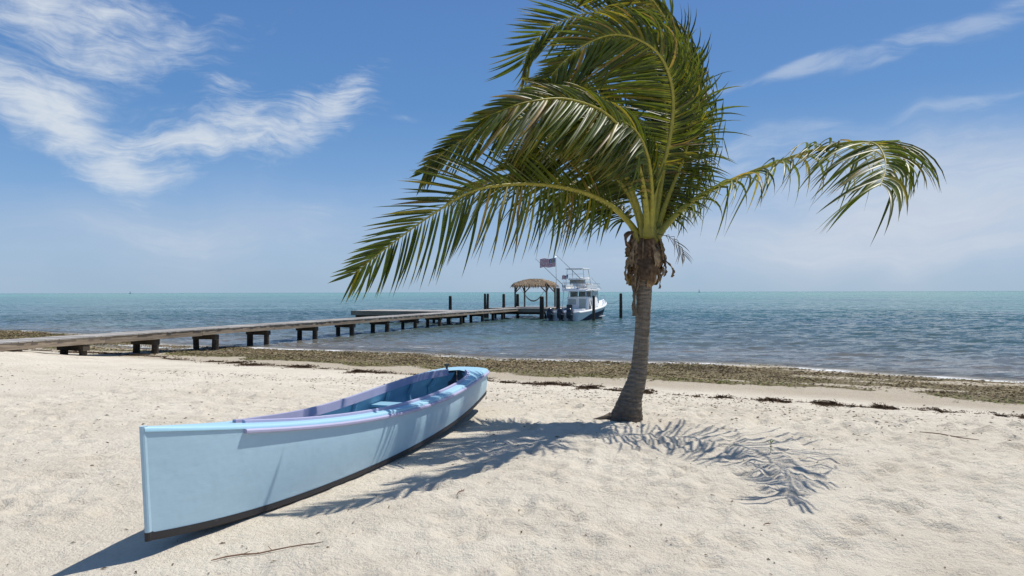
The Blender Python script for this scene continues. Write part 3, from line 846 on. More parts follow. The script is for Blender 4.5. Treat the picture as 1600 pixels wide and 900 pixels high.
def frond(pts, N, n=78, L=.85, w=.042, start=.22, sideA=None, sideB=None, seed=1, single=False, dry=0.0, r0=.055, label=None, tone=1.0, name='frond', tipk=.35, boost=.0):
    """pts: (px, py, distance); N: plane normal of the blade; sides: (angle base, angle tip, length factor, gravity, wind, kink)"""
    rs = random.Random(seed)
    P3 = [up(*q) - PI0 for q in pts]
    C, tot = catmull(P3, 72)
    N = Vector(N).normalized()
    rad = [r0 * (1 - .90 * (i / 72) ** .42) * (1.35 if i < 3 else 1) for i in range(73)]
    m = MB(); m.tube(C, rad, 8, flat=.75, upv=Vector((0, -1, .2)))
    V = np.array(m.v); me = m.mesh(name, M_STALK, True)
    t_ = np.repeat(np.arange(73) / 72, 8)
    base = np.array((.24, .24, .035)) * (1 - t_[:, None] ** .5) + np.array((.40, .34, .05)) * t_[:, None] ** .5
    base = base * np.clip(.6 + t_[:, None] * 6, 0, 1)
    if dry: base = base * 0 + np.array((.10, .07, .04))
    a = me.color_attributes.new('tone', 'FLOAT_COLOR', 'POINT')
    a.data.foreach_set('color', np.c_[base, np.ones(len(base))].astype(np.float32).ravel())
    fo = link(name, me, palm)
    if label: fo['label'] = label
    batchV, batchF, batchC = [], [], []
    for sd, prm in ((1, sideA), (-1, sideB)):
        if prm is None: continue
        a0, a1, lf, g, wi_, kink = prm
        for k in range(n):
            s = start + (1 - start) * (k + .5 * (sd > 0) + rs.uniform(-.25, .25)) / n
            s = min(max(s, start), .999); f = s * 72; i = min(int(f), 71); fr = f - i
            p = C[i] * (1 - fr) + C[i + 1] * fr
            T_ = (C[min(i + 2, 72)] - C[max(i - 1, 0)]).normalized()
            u = (s - start) / (1 - start)
            S_ = T_.cross(N); 
            if S_.length < .1: continue
            S_.normalize(); N_ = S_.cross(T_)
            ang = math.radians(a0 + (a1 - a0) * u ** 1.2 + rs.gauss(0, 3.5))
            Lk = L * lf * (math.sin(math.pi * (.12 + .80 * u)) ** .7 * (1 - .22 * u)) * rs.uniform(.88, 1.08)
            Lk *= 1 + boost * (1 - 2 * u)
            if u < .05: Lk *= .7
            if u > .93: Lk = max(Lk, L * lf * tipk)
            rows = leaflet_verts(p, T_, S_, N_, sd, ang, Lk, w * rs.uniform(.8, 1.15), g * rs.uniform(.75, 1.3), wi_ * rs.uniform(.6, 1.4), kink, rs.gauss(0, .45), rs)
            vv = [v for r in rows for v in r]
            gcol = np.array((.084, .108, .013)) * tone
            if rs.random() < .14: gcol = np.array((.19, .165, .02))
            if rs.random() < .06: Lk *= rs.uniform(.35, .7)
            if rs.random() < .05: gcol = np.array((.24, .165, .05))
            gcol = gcol * rs.uniform(.55, 1.4)
            if dry: gcol = np.array((.11, .075, .045)) * rs.uniform(.6, 1.5)
            tt = np.repeat(np.arange(KS + 1) / KS, 3)[:, None]
            cv = gcol * (1 - .0 * tt); tipc = np.array((.24, .19, .06)); yb = np.array((.24, .23, .04))
            cv = cv * (1 - np.clip((tt - .82) * 4, 0, .7)) + tipc * np.clip((tt - .82) * 4, 0, .7)
            cv = cv * (1 - np.clip(.12 - tt, 0, .1) * 6) + yb * np.clip(.12 - tt, 0, .1) * 6
            if single:
                me = bpy.data.meshes.new('leaflet')
                me.from_pydata([tuple(v) for v in vv], [], LF); me.materials.append(M_LEAF)
                me.polygons.foreach_set('use_smooth', [True] * len(LF))
                a = me.color_attributes.new('tone', 'FLOAT_COLOR', 'POINT')
                a.data.foreach_set('color', np.c_[cv, np.ones(len(cv))].astype(np.float32).ravel())
                link('leaflet', me, fo)
            else:
                b = len(batchV) * 3 * (KS + 1)
                batchV.append(np.array([tuple(v) for v in vv])); batchC.append(cv); batchF.append(np.array(LF) + b)
    if batchV:
        me = np_mesh('leaflets', np.concatenate(batchV), np.concatenate(batchF), M_LEAF, True, col=np.concatenate(batchC))
        o = link('leaflets', me, fo); o['kind'] = 'stuff'
    return fo
# sides: A is T x N ; with N towards the camera (0,-1,0) and T to the left, A points up
FR = [
 # low left frond, long and open
 dict(pts=[(1004, 378, 8.52), (985, 350, 8.45), (955, 322, 8.2), (915, 302, 7.9), (860, 290, 7.55), (800, 288, 7.25), (735, 300, 7.05), (665, 342, 6.95), (605, 386, 6.9), (552, 428, 6.9)],
      N=(.05, -1, .35), n=76, L=1.08, sideA=(60, 20, .80, .02, .05, 0), sideB=(78, 30, 1.0, .08, .055, .05), seed=3, single=True, w=.031, start=.16),
 # the frond just behind it
 dict(pts=[(1000, 372, 8.75), (968, 330, 8.9), (920, 295, 9.1), (865, 280, 9.3), (810, 276, 9.5), (760, 282, 9.6), (720, 298, 9.7)],
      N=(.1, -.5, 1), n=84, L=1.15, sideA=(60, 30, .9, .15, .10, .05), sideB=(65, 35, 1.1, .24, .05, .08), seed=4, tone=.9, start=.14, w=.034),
 dict(pts=[(1002, 374, 8.7), (975, 338, 8.85), (940, 312, 9.0), (900, 302, 9.2), (865, 312, 9.3)],
      N=(.2, -.7, .8), n=52, L=.95, sideA=(70, 35, .8, .15, .10, .05), sideB=(75, 40, 1.1, .24, .05, .15), seed=24, tone=.85, start=.2, w=.028),
 # mid left frond, tip at the far left
 dict(pts=[(1008, 370, 8.45), (992, 310, 8.35), (962, 245, 8.15), (910, 200, 7.9), (850, 183, 7.65), (790, 190, 7.45), (735, 212, 7.3), (692, 240, 7.2), (664, 268, 7.15)],
      N=(.0, -1, .45), n=104, L=.88, sideA=(44, 20, .62, .05, .25, 0), sideB=(60, 20, 1.0, .10, .05, .04), seed=5, w=.033),
 # frond leaning towards the camera, tip above the middle left
 dict(pts=[(1012, 370, 8.4), (1008, 305, 8.05), (990, 235, 7.5), (950, 180, 6.95), (890, 155, 6.5), (830, 158, 6.2), (785, 172, 6.05), (752, 186, 6.0)],
      N=(.1, -1, .3), n=104, L=1.0, sideA=(44, 20, .6, .04, .28, 0), sideB=(58, 24, 1.0, .09, .10, .08), seed=6, w=.030),
 # dark fan behind
 dict(pts=[(1010, 368, 8.7), (985, 290, 8.9), (945, 215, 9.1), (905, 165, 9.3), (870, 140, 9.4), (840, 132, 9.4)],
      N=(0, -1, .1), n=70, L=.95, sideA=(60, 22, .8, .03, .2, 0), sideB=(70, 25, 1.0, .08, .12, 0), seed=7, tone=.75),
 # big arched top frond
 dict(pts=[(1018, 370, 8.5), (1024, 300, 8.4), (1046, 225, 8.3), (1053, 150, 8.2), (1036, 92, 8.1), (1000, 62, 8.0), (958, 54, 8.0), (918, 68, 7.95), (886, 92, 7.95), (862, 118, 7.9)],
      N=(0, -1, .1), n=116, L=1.25, start=.22, sideA=(70, 25, .62, .0, .34, .05), sideB=(88, 30, 1.0, .055, .10, .02), seed=8, w=.032),
 # top left fan
 dict(pts=[(1024, 368, 8.7), (1052, 290, 8.9), (1066, 200, 9.2), (1056, 110, 9.5), (1020, 45, 9.8), (965, 20, 10.0), (910, 22, 10.1), (862, 42, 10.1), (832, 70, 10.1), (818, 100, 10.1)],
      N=(0, -1, 0), n=104, L=1.3, start=.19, sideA=(50, 32, .85, -.02, .14, 0), sideB=(72, 26, .85, .06, .14, 0), seed=9, w=.036, tipk=.6),
 # right outer frond, leaflets blown and broken
 dict(pts=[(1026, 368, 8.7), (1062, 290, 8.9), (1086, 210, 9.2), (1092, 140, 9.5), (1078, 78, 9.7), (1045, 30, 9.8), (1000, 2, 9.8), (950, -12, 9.8), (900, -12, 9.8)],
      N=(.3, -1, 0), n=92, L=.95, start=.19, sideA=(34, 28, .55, .04, .30, .25), sideB=(60, 30, 1.0, .08, .22, .1), seed=10, w=.034),
 dict(pts=[(1024, 366, 8.6), (1046, 305, 8.7), (1070, 245, 8.85), (1082, 185, 8.95), (1080, 130, 9.0), (1064, 85, 9.0), (1040, 55, 9.0)],
      N=(-.35, -1, .1), n=82, L=.85, start=.12, sideA=(82, 40, 1.0, .12, -.03, .8), sideB=(70, 35, .9, .1, .14, .1), seed=11, w=.028),
 dict(pts=[(1024, 368, 8.7), (1050, 318, 8.9), (1074, 268, 9.1), (1088, 220, 9.2), (1092, 180, 9.2)],
      N=(-.2, -1, .2), n=52, L=.70, start=.15, sideA=(65, 40, 1.0, .14, -.05, .7), sideB=(70, 35, .9, .2, .05, .3), seed=25, w=.024, r0=.03),
 # a frond sweeping up out of the frame
 dict(pts=[(1020, 368, 8.7), (1040, 290, 8.8), (1060, 200, 9.0), (1066, 120, 9.1), (1050, 50, 9.1), (1018, -5, 9.0), (970, -40, 8.9), (915, -55, 8.8), (865, -50, 8.7)],
      N=(.1, -1, 0), n=80, L=.95, start=.19, sideA=(40, 25, .5, .02, .3, .1), sideB=(66, 28, 1.0, .07, .14, .05), seed=26, tone=.85, w=.034),
 # fronds in the middle, hanging over the front
 dict(pts=[(1016, 370, 8.42), (1019, 310, 8.15), (1014, 252, 7.85), (996, 208, 7.5), (962, 186, 7.15), (920, 190, 6.9), (885, 210, 6.8)],
      N=(.3, -1, .5), n=76, L=.95, start=.19, sideA=(45, 25, .7, .10, .2, .1), sideB=(50, 25, 1.0, .16, .10, .15), seed=12, w=.034),
 dict(pts=[(1006, 370, 8.5), (990, 320, 8.5), (965, 280, 8.35), (930, 250, 8.2), (885, 235, 8.1), (840, 240, 8.0), (800, 262, 7.9)],
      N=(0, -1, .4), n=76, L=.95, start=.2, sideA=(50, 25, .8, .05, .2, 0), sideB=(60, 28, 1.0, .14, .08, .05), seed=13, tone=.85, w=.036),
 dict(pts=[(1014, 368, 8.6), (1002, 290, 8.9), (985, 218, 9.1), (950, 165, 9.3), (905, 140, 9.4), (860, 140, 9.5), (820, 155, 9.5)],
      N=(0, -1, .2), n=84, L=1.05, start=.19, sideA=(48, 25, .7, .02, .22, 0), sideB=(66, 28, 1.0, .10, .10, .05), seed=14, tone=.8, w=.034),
 dict(pts=[(1020, 368, 8.6), (1032, 300, 8.7), (1042, 230, 8.8), (1040, 160, 8.85), (1020, 100, 8.9), (985, 66, 8.9), (940, 60, 8.9)],
      N=(.2, -1, 0), n=80, L=.95, start=.19, sideA=(70, 30, .7, .1, .12, .3), sideB=(70, 30, 1.0, .06, .15, .05), seed=15, tone=.8, w=.034),
 # short curtain right of centre
 dict(pts=[(1022, 366, 8.7), (1040, 318, 8.8), (1056, 272, 9.0), (1062, 228, 9.1), (1055, 190, 9.2)],
      N=(-.5, -1, .3), n=60, L=.75, start=.1, sideA=(80, 50, 1.0, .25, .0, .5), sideB=(60, 40, .8, .2, .05, .3), seed=16, w=.026, r0=.03),
 # right frond, alone against the sky
 dict(pts=[(1020, 376, 8.5), (1040, 354, 8.55), (1072, 322, 8.6), (1118, 294, 8.65), (1172, 271, 8.65), (1228, 250, 8.55), (1285, 232, 8.3), (1335, 223, 7.95), (1368, 226, 7.4), (1383, 246, 6.85), (1384, 270, 6.4), (1376, 292, 6.05)],
      N=(-.08, -.02, 1), n=74, L=1.30, boost=.25, sideA=(88, 26, 1.05, .19, .16, .22), sideB=(76, 28, 1.0, .22, .14, .30), seed=17, single=True, w=.034, tipk=.62, start=.09),
]
for f in FR: frond(**f)
frond([(1030, 362, 8.6), (1036, 335, 8.7), (1044, 305, 8.8), (1052, 285, 8.9)], (0, -1, 0), n=14, L=.4, w=.015, start=.3, sideA=(30, 20, 1, .1, 0, .3), sideB=(30, 20, 1, .1, 0, .3), seed=30, dry=1, r0=.02, label='dry brown broken frond beside the crown')
frond([(1028, 366, 8.4), (1048, 372, 8.3), (1062, 388, 8.25), (1070, 402, 8.2)], (0, -1, .4), n=8, L=.3, w=.010, start=.2, sideA=(30, 20, 1, .1, 0, .5), sideB=(30, 20, 1, .1, 0, .5), seed=31, dry=1, r0=.008, label='dry flower stalk hanging by the crown')
# spear leaf
m = MB(); m.tube([up(1014, 372, 8.5) - PI0, up(1016, 330, 8.45) - PI0, up(1019, 285, 8.4) - PI0, up(1022, 250, 8.35) - PI0], [.05, .045, .03, .01], 8)
me = m.mesh('spear_leaf', M_STALK, True)
a = me.color_attributes.new('tone', 'FLOAT_COLOR', 'POINT'); a.data.foreach_set('color', np.tile(np.array((.20, .21, .04, 1), np.float32), (len(m.v), 1)).ravel())
link('spear_leaf', me, palm)
# fibrous sheaths round the crown
def sheath(seed, az_, z0, ln, wid, out, curl, colr, r_=.17, sway=0.0):
    rs = random.Random(seed)
    axis = up(1008, 400, TD) - PI0
    rows = []; n_ = 12
    p = Vector((axis.x + math.cos(az_) * r_, axis.y + math.sin(az_) * r_, z0))
    o_ = Vector((math.cos(az_), math.sin(az_), 0)); w_ = Vector((-math.sin(az_), math.cos(az_), 0))
    ph = rs.uniform(0, 6)
    for i in range(n_ + 1):
        t = i / n_
        c = p + o_ * (out * math.sin(t * 2.6) * .9 + curl * t * t) + Vector((sway * t * t, 0, -ln * t)) 
        hw = wid * .5 * (1 - .55 * t ** 2) * (1 + .22 * math.sin(t * 9 + ph))
        fold = .35 * hw * math.sin(t * 7 + ph)
        rows.append([c - w_ * hw + o_ * fold, c - w_ * hw * .45 + o_ * (.018 + .015 * rs.uniform(-1, 1)), c + o_ * .012 * rs.uniform(-1, 1), c + w_ * hw * .5 + o_ * (.02 + .015 * rs.uniform(-1, 1)), c + w_ * hw - o_ * fold * .6])
    m = MB(); m.grid(rows)
    me = m.mesh('leaf_sheath', M_DRY, True)
    cv = np.array(colr) * np.array([rs.uniform(.6, 1.35) for _ in m.v])[:, None]
    a = me.color_attributes.new('tone', 'FLOAT_COLOR', 'POINT'); a.data.foreach_set('color', np.c_[cv, np.ones(len(cv))].astype(np.float32).ravel())
    link('leaf_sheath', me, palm)
zc = lambda y: CAMH - (y - HY) / FPX * TD
tans = [(.24, .17, .10), (.15, .105, .065), (.30, .22, .14), (.11, .075, .05), (.20, .13, .08)]
k = 0
for ring, (y0, nr, ln) in enumerate(((362, 10, .30), (378, 11, .32), (396, 10, .30), (412, 8, .22))):
    for j in range(nr):
        k += 1
        a_ = 2 * math.pi * (j + .5 * ring) / nr + rr.uniform(-.2, .2)
        sheath(100 + k, a_, zc(y0 + rr.uniform(-6, 6)), ln * rr.uniform(.7, 1.3), rr.uniform(.09, .16), rr.uniform(.02, .08), rr.uniform(-.10, .08), tans[k % 5], r_=(.13, .155, .15, .12)[ring])
for kf in range(26):
    sheath(300 + kf, rr.uniform(0, 6.28), zc(rr.uniform(366, 425)), rr.uniform(.10, .34), rr.uniform(.012, .035), rr.uniform(.02, .10), rr.uniform(-.04, .08), tans[kf % 5], r_=rr.uniform(.14, .18))
sheath(200, math.radians(205), zc(432), .50, .11, .03, .02, (.21, .165, .125), r_=.13)
sheath(201, math.radians(185), zc(400), .36, .12, .07, .0, (.26, .19, .12), r_=.18)
sheath(202, math.radians(-25), zc(402), .26, .10, .16, .06, (.20, .145, .09), r_=.16, sway=.04)
sheath(203, math.radians(200), zc(362), .22, .12, .10, -.05, (.14, .09, .06), r_=.20)
sheath(204, math.radians(-60), zc(385), .30, .12, .08, -.05, (.33, .25, .16), r_=.18)

# ================================================================ dock
DA = Vector((-13.0, 17.3)); DV = Vector((13.5, 35.7)); DL = DV.length; DU = DV / DL; DPn = Vector((DU.y, -DU.x))   # right side line
DZ = .35
DW = 1.18
dock = empty('wooden_dock', (DA.x, DA.y, 0), 0)
tag(dock, 'long weathered wooden dock on dark posts running out over the water', 'dock')
def dl(t, u, z):            # along (m from DA), across (m, + to the right of the right edge), z ; relative to dock root
    return Vector((DU.x * t + DPn.x * u, DU.y * t + DPn.y * u, z))
dang = math.atan2(DU.y, DU.x)
def dbox(name, t0, t1, u0, u1, z0, z1, mt, mesh=None, par=None, bev=0):
    c = dl((t0 + t1) / 2, (u0 + u1) / 2, (z0 + z1) / 2)
    m = MB(); m.box((0, 0, 0), (t1 - t0, u1 - u0, z1 - z0))
    o = m.build(name, mt, par or dock, bevel=bev); o.location = c; o.rotation_euler = (0, 0, dang)
    return o
T0 = -8.0; TE = DL
pm = MB(); pm.box((0, 0, 0), (.172, DW + .04, .032)); plank_me = pm.mesh('plank', M_DECK)
nplk = 256; pitch = (TE - T0) / nplk
for i in range(nplk):
    t = T0 + pitch * (i + .5)
    o = link('plank', plank_me, dock, dl(t, -DW / 2 + rr.uniform(-.012, .012), DZ - .016 + rr.uniform(-.004, .004)), (rr.uniform(-.004, .004), rr.uniform(-.01, .01), dang + rr.uniform(-.004, .004)))
# side boards in lengths
t = T0
while t < TE - .5:
    ln = min(3.66, TE - t)
    for u0 in (-.045, -DW):
        zo = rr.uniform(-.012, .012)
        dbox('side_board', t + .006, t + ln - .006, u0, u0 + .045, DZ - .215 + zo, DZ - .036, M_FASCIA)
    t += ln
for u0 in (-.42, -.80): dbox('joist', T0, TE, u0, u0 + .05, DZ - .22, DZ - .038, M_BEAM)
bpx = [30, 136, 248, 341, 422, 497, 555.5, 608, 653, 691, 723, 757, 788, 812, 829]
pile_px = []
for px in bpx[:13]:
    kx = (px - 800) / FPX
    t = (17.3 * kx + 13) / (13.5 - 35.7 * kx) * DL
    dbox('cross_beam', t - .10, t + .10, -DW + .08, -.06 if px > 200 else -.02, DZ - .40, DZ - .232, M_BEAM)
    for u in (-.17, -DW + .20):
        c = dl(t, u, 0)
        zb = float(terrain_z(DA.x + c.x, DA.y + c.y)) - .4
        m = MB(); r = rr.uniform(.09, .118)
        m.tube([Vector((0, 0, zb)), Vector((rr.uniform(-.05, .05), rr.uniform(-.04, .04), DZ - .40))], [r * 1.05, r], 10)
        o = m.build('piling', M_PILE, dock, smooth=False); o.location = (c.x, c.y, 0)
# end platform and side platform
def platform(t0, t1, u0, u1, nb):
    w_ = (u1 - u0) / nb
    m = MB(); m.box((0, 0, 0), (t1 - t0 + .04, w_ - .008, .032)); me = m.mesh('platform_plank', M_DECK)
    for i in range(nb):
        link('platform_plank', me, dock, dl((t0 + t1) / 2, u0 + w_ * (i + .5), DZ - .012 + rr.uniform(-.003, .003)), (0, 0, dang))
    for (a, b, c, d) in ((t0, t0 + .05, u0, u1), (t1 - .05, t1, u0, u1), (t0 + .055, t1 - .055, u0, u0 + .05), (t0 + .055, t1 - .055, u1 - .05, u1)):
        dbox('side_board', a, b, c, d, DZ - .30, DZ - .032, M_FASCIA)
    for tt in (t0 + .5, t1 - .5):
        dbox('cross_beam', tt - .08, tt + .08, u0 + .1, u1 - .1, DZ - .48, DZ - .30, M_BEAM)
        nn2 = max(2, int((u1 - u0) / 1.8))
        for i in range(nn2):
            c = dl(tt, u0 + .35 + (u1 - u0 - .7) * i / (nn2 - 1), 0)
            m = MB(); m.tube([Vector((0, 0, -2.2)), Vector((0, 0, DZ - .48))], .10, 10)
            o = m.build('piling', M_PILE, dock); o.location = (c.x, c.y, 0)
platform(TE + .02, TE + 6.2, -2.5, 2.4, 36)
_near = (Vector((-11.1, 47.0)) - DA)
ta = _near.dot(DU); ua = _near.dot(DPn)
platform(ta, ta + 3.4, ua, -DW - .03, 30)
# mooring posts standing free in the water
def piling(px, topy, D, label, r=.11, zb=-2.3, lean=0.0):
    o = empty('mooring_piling', (up(px, 0, D).x, D, WZ))
    zt = CAMH - (topy - HY) / FPX * D - WZ
    m = MB(); m.tube([Vector((0, 0, zb - WZ)), Vector((lean * .5, 0, zt * .5)), Vector((lean, 0, zt))], [r * 1.08, r, r * .92], 12)
    m.build('post', M_PILE, o)
    m = MB(); m.tube([Vector((lean, 0, zt + .001)), Vector((lean, 0, zt + .03)), Vector((lean, 0, zt + .06))], [r * .93, r * .8, r * .2], 12)
    m.build('post_cap', M_BEAM, o)
    tag(o, label, 'piling', 'mooring pilings standing around the dock')
    return o
piling(703.5, 463, 54.5, 'dark mooring piling standing alone behind the dock, leftmost of all', .13)
piling(757.8, 459.5, 53.6, 'taller left post of the close pair of pilings behind the dock', .10)
piling(761.3, 459.5, 53.4, 'right post of the close pair of pilings behind the dock', .10, lean=.05)
piling(787, 460, 55, 'slim piling behind the dock between the close pair and the thatched hut', .12)
piling(808.7, 460, 62, 'slim piling seen just right of the left post of the thatched hut', .14)
piling(846.5, 464, 51.4, 'thick piling at the dock corner beside the outboard engines', .17)
piling(872, 451, 53.6, 'tall thick brown piling by the right post of the thatched hut', .16)
piling(927.5, 463, 47.3, 'piling in front of the navy hull of the fishing boat', .10)
piling(970, 459.5, 53.5, 'piling in open water between the fishing boat bow and palm trunk', .12)

# ================================================================ thatched hut
hut = empty('thatched_hut', (.26, 56.0, DZ), dang - math.pi / 2)
tag(hut, 'small open thatched hut on four posts at the dock end', 'hut')
HW, HD, HZ = 2.7, 2.3, 1.72
for x, y in ((0, 0), (HW, 0), (0, HD), (HW, HD)):
    m = MB(); m.tube([Vector((x, y, 0.005)), Vector((x, y, HZ))], .075, 8); m.build('post', M_POST, hut)
    for ddx, ddy in ((1, 0), (0, 1)):
        ex = x + (.5 if x == 0 else -.5) * ddx; ey = y + (.5 if y == 0 else -.5) * ddy
        m = MB(); m.bar((x, y, HZ - .52), (ex, ey, HZ - .02), .07); m.build('brace', M_POST, hut)
for a, b in (((0, 0), (HW, 0)), ((0, HD), (HW, HD))):
    m = MB(); m.bar((a[0] - .25, a[1], HZ + .05), (b[0] + .25, b[1], HZ + .05), .09, .10); m.build('beam', M_POST, hut)
for x in (0, HW):
    m = MB(); m.bar((x, -.25, HZ + .15), (x, HD + .25, HZ + .15), .09, .09); m.build('beam', M_POST, hut)
def thatch_fn(T, b):
    o = obc(T)
    n = T.noise(T.mapping(o, sca=(3, 3, 8)), 4, 6, .75)
    T.put(b.inputs['Base Color'], T.ramp(n, [(.3, (.09, .06, .04)), (.48, (.30, .215, .14)), (.62, (.60, .48, .34))]))
    bump(T, b, n, .06, 1)
M_THATCH = mat('dry_thatch', (.3, .22, .15), .95, spec=.1, fn=thatch_fn)
m = MB(); rows = []
for i in range(9):
    t = i / 8; ins = 1.02 * t ** 1.25; zt = HZ + .16 + .42 * t ** .8
    x0, x1, y0, y1 = -.12 + ins, HW + .12 - ins, -.15 + ins * .95, HD + .15 - ins * .95
    ring = []
    for kx in range(14): ring.append((x0 + (x1 - x0) * kx / 14, y0))
    for kx in range(12): ring.append((x1, y0 + (y1 - y0) * kx / 12))
    for kx in range(14): ring.append((x1 - (x1 - x0) * kx / 14, y1))
    for kx in range(12): ring.append((x0, y1 - (y1 - y0) * kx / 12))
    rows.append([Vector((a + rr.uniform(-.04, .04), b + rr.uniform(-.05, .05), zt + rr.uniform(-.11, .09))) for a, b in ring])
m.grid(rows, close=True); m.add(rows[-1], [tuple(range(52))]); m.add([v + Vector((0, 0, -.06)) for v in rows[0]], [tuple(range(52))[::-1]])
roof = m.build('thatch_roof', M_THATCH, hut)
# loose fronds of thatch hanging at the eave and over the roof
cxs, cys, czs = [], [], []
N_ = 3600; V_ = []; 
for i in range(N_):
    t = rr.random() ** 1.6; ins = 1.02 * t ** 1.25; zt = HZ + .16 + .42 * t ** .8
    x0, x1, y0, y1 = -.12 + ins, HW + .12 - ins, -.15 + ins * .95, HD + .15 - ins * .95
    s = rr.random(); side = rr.randrange(4)
    if side == 0: c, o_ = Vector((x0 + (x1 - x0) * s, y0, zt)), Vector((rr.uniform(-.3, .3), -1, 0))
    elif side == 1: c, o_ = Vector((x1, y0 + (y1 - y0) * s, zt)), Vector((1, rr.uniform(-.3, .3), 0))
    elif side == 2: c, o_ = Vector((x0 + (x1 - x0) * s, y1, zt)), Vector((rr.uniform(-.3, .3), 1, 0))
    else: c, o_ = Vector((x0, y0 + (y1 - y0) * s, zt)), Vector((-1, rr.uniform(-.3, .3), 0))
    w_ = Vector((-o_.y, o_.x, 0)) * rr.uniform(.012, .045); ln = rr.uniform(.15, .45)
    e = c + o_ * ln * .8 + Vector((0, 0, -ln * rr.uniform(.35, .9)))
    c = c + Vector((0, 0, rr.uniform(.0, .08)))
    V_ += [c - w_, c + w_, e + w_ * .4, e - w_ * .4]
me = np_mesh('loose_thatch', np.array([tuple(v) for v in V_]), np.arange(4 * N_).reshape(-1, 4), M_THATCH, False)
o = link('loose_thatch', me, hut); o['kind'] = 'stuff'
# hammock slung across the hut
ham = empty('hammock', (up(833, 470, 57).x, 57, DZ + .45))
tag(ham, 'pale rope hammock slung between the posts of the thatched hut', 'hammock')
A_ = Vector((-.62, -.2, .50)); B_ = Vector((.62, -.35, .48))
m = MB(); rows = []
for i in range(17):
    t = i / 16; c = A_.lerp(B_, t) + Vector((0, 0, -.42 * math.sin(math.pi * t) ** .8)); hw = .03 + .24 * math.sin(math.pi * t) ** .7
    rows.append([c + Vector((0, -hw, .05)), c + Vector((0, -hw * .5, -.03)), c + Vector((0, 0, -.06)), c + Vector((0, hw * .5, -.03)), c + Vector((0, hw, .05))])
m.grid(rows); m.build('hammock_bed', M_ROPE, ham, smooth=True)
for a, b in ((A_, Vector((-.72 - .35, 1.0, 1.15))), (B_, Vector((1.0, -1.4, 1.1)))):
    m = MB(); m.tube([a, b], .015, 5); m.build('rope', M_ROPE, ham)

# ================================================================ flag on its pole
FD = 54.0
pole = empty('flagpole', (up(869, 0, FD).x, FD, DZ))
tag(pole, 'tall grey flagpole flying a striped American flag above the thatched hut', 'flagpole')
pz = CAMH - (402.5 - HY) / FPX * FD - DZ
ztopo = pz
m = MB(); m.tube([Vector((.05, 0, .0)), Vector((-.02, 0, pz))], [.04, .022], 8); m.build('pole', M_STEEL, pole)
m = MB(); m.tube([Vector((-.02, 0, pz)), Vector((-.02, 0, pz + .04)), Vector((-.02, 0, pz + .07))], [.03, .04, .01], 8); m.build('finial', M_STEEL, pole)
def us_flag(parent, x0, ztop, w_, h_, wave=.10, droop=.10):
    m = MB(); nxx, nyy = 30, 13
    def pt(i, j):
        u = i / nxx; v = j / nyy
        return Vector((x0 - w_ * u * .96, wave * math.sin(u * 8 + v * 1.2) * (.2 + u), ztop - h_ * v - droop * u * u + .03 * math.sin(u * 9 + 1)))
    vs = [pt(i, j) for j in range(nyy + 1) for i in range(nxx + 1)]
    b = 0; fs = []; mi = []
    for j in range(nyy):
        for i in range(nxx):
            a = j * (nxx + 1) + i
            fs.append((a, a + 1, a + nxx + 2, a + nxx + 1)); mi.append(2 if (i < nxx * .4 and j < 7) else (0 if j % 2 == 0 else 1))
    m.v = [tuple(v) for v in vs]; m.f = fs; m.mi = mi
    fl = m.build('flag', [M_RED, M_FWHITE, M_FBLUE], parent)
    if w_ > .8:
        m = MB()
        for r in range(9):
            for c in range(11):
                if (r + c) % 2: continue
                u = .4 * (c + 1) / 12; v = (r + 1) / 10 * 7 / 13
                ctr = pt(u * nxx, v * nyy)
                for off in (-.004, .004):
                    pts = []
                    for k in range(10):
                        rad = .030 if k % 2 == 0 else .012
                        a = math.pi / 2 + k * math.pi / 5
                        uu = u + rad * math.cos(a) / w_; vv = v - rad * math.sin(a) / h_
                        pts.append(pt(uu * nxx, vv * nyy) + Vector((0, off, 0)))
                    m.add([ctr + Vector((0, off, 0))] + pts, [(0, k + 1, (k + 1) % 10 + 1) for k in range(10)])
        m.build('stars', M_FWHITE, fl)
    return fl
us_flag(pole, -.05, pz - .07, 1.28, .68, .07, .06)

# ================================================================ white sport fishing boat
bx0, by0 = 3.52, 48.0
hd = Vector((4.1, 8.4)).normalized()
fb = empty('fishing_boat', (bx0, by0, WZ), math.atan2(hd.y, hd.x) - math.pi / 2)
tag(fb, 'white sport fishing boat with navy hull and three outboards beside the dock', 'boat')
BL, BW = 9.2, 1.30
def fb_half(s): return BW * (1 - max(0, (s - .42) / .58) ** 2.3) * (.96 + .04 * min(1, s * 5)) + .02
def fb_sheer(s): return .62 + .10 * s + .62 * s ** 1.8
def fb_top(s): return fb_sheer(s)
def fb_navy(s):                        # top of the navy side: sweeps down at the stern
    t = min(1, s / .30); return -.02 + (fb_sheer(s) - .26 + .02) * (t * t * (3 - 2 * t))
def hullrows(zlo, zhi, out=0.0):
    m = MB()
    for sd in (1, -1):
        rows = []
        for i in range(33):
            s = i / 32; hb = fb_half(s); row = []
            zl, zh = zlo(s), zhi(s)
            for k in range(5):
                z = zl + (zh - zl) * k / 4
                tz = min(1, max(0, (z + .35) / (fb_sheer(s) + .35)))
                fl = (.80 + .20 * tz) if s < .4 else (.80 + .20 * tz) * (1 - (s - .4) / .6 * .45 * (1 - tz))
                yy = s * BL - (1 - tz) * .9 * max(0, (s - .6) / .4) ** 1.5
                row.append(Vector((sd * (hb * fl + out), yy, z)))
            rows.append(row if sd == 1 else row[::-1])
        m.grid(rows)
    return m
hullrows(lambda s: -.35, lambda s: max(-.3, fb_navy(s))).build('navy_hull', M_NAVY, fb, smooth=True)
m = hullrows(lambda s: max(-.3, fb_navy(s)), fb_top, .004)
hb = fb_half(0)
m.grid([[Vector((x * hb * (.80 + .2 * min(1, (z + .35) / .97)), 0, z)) for x in (1, .5, 0, -.5, -1)] for z in (-.35, 0, .3, .62)])
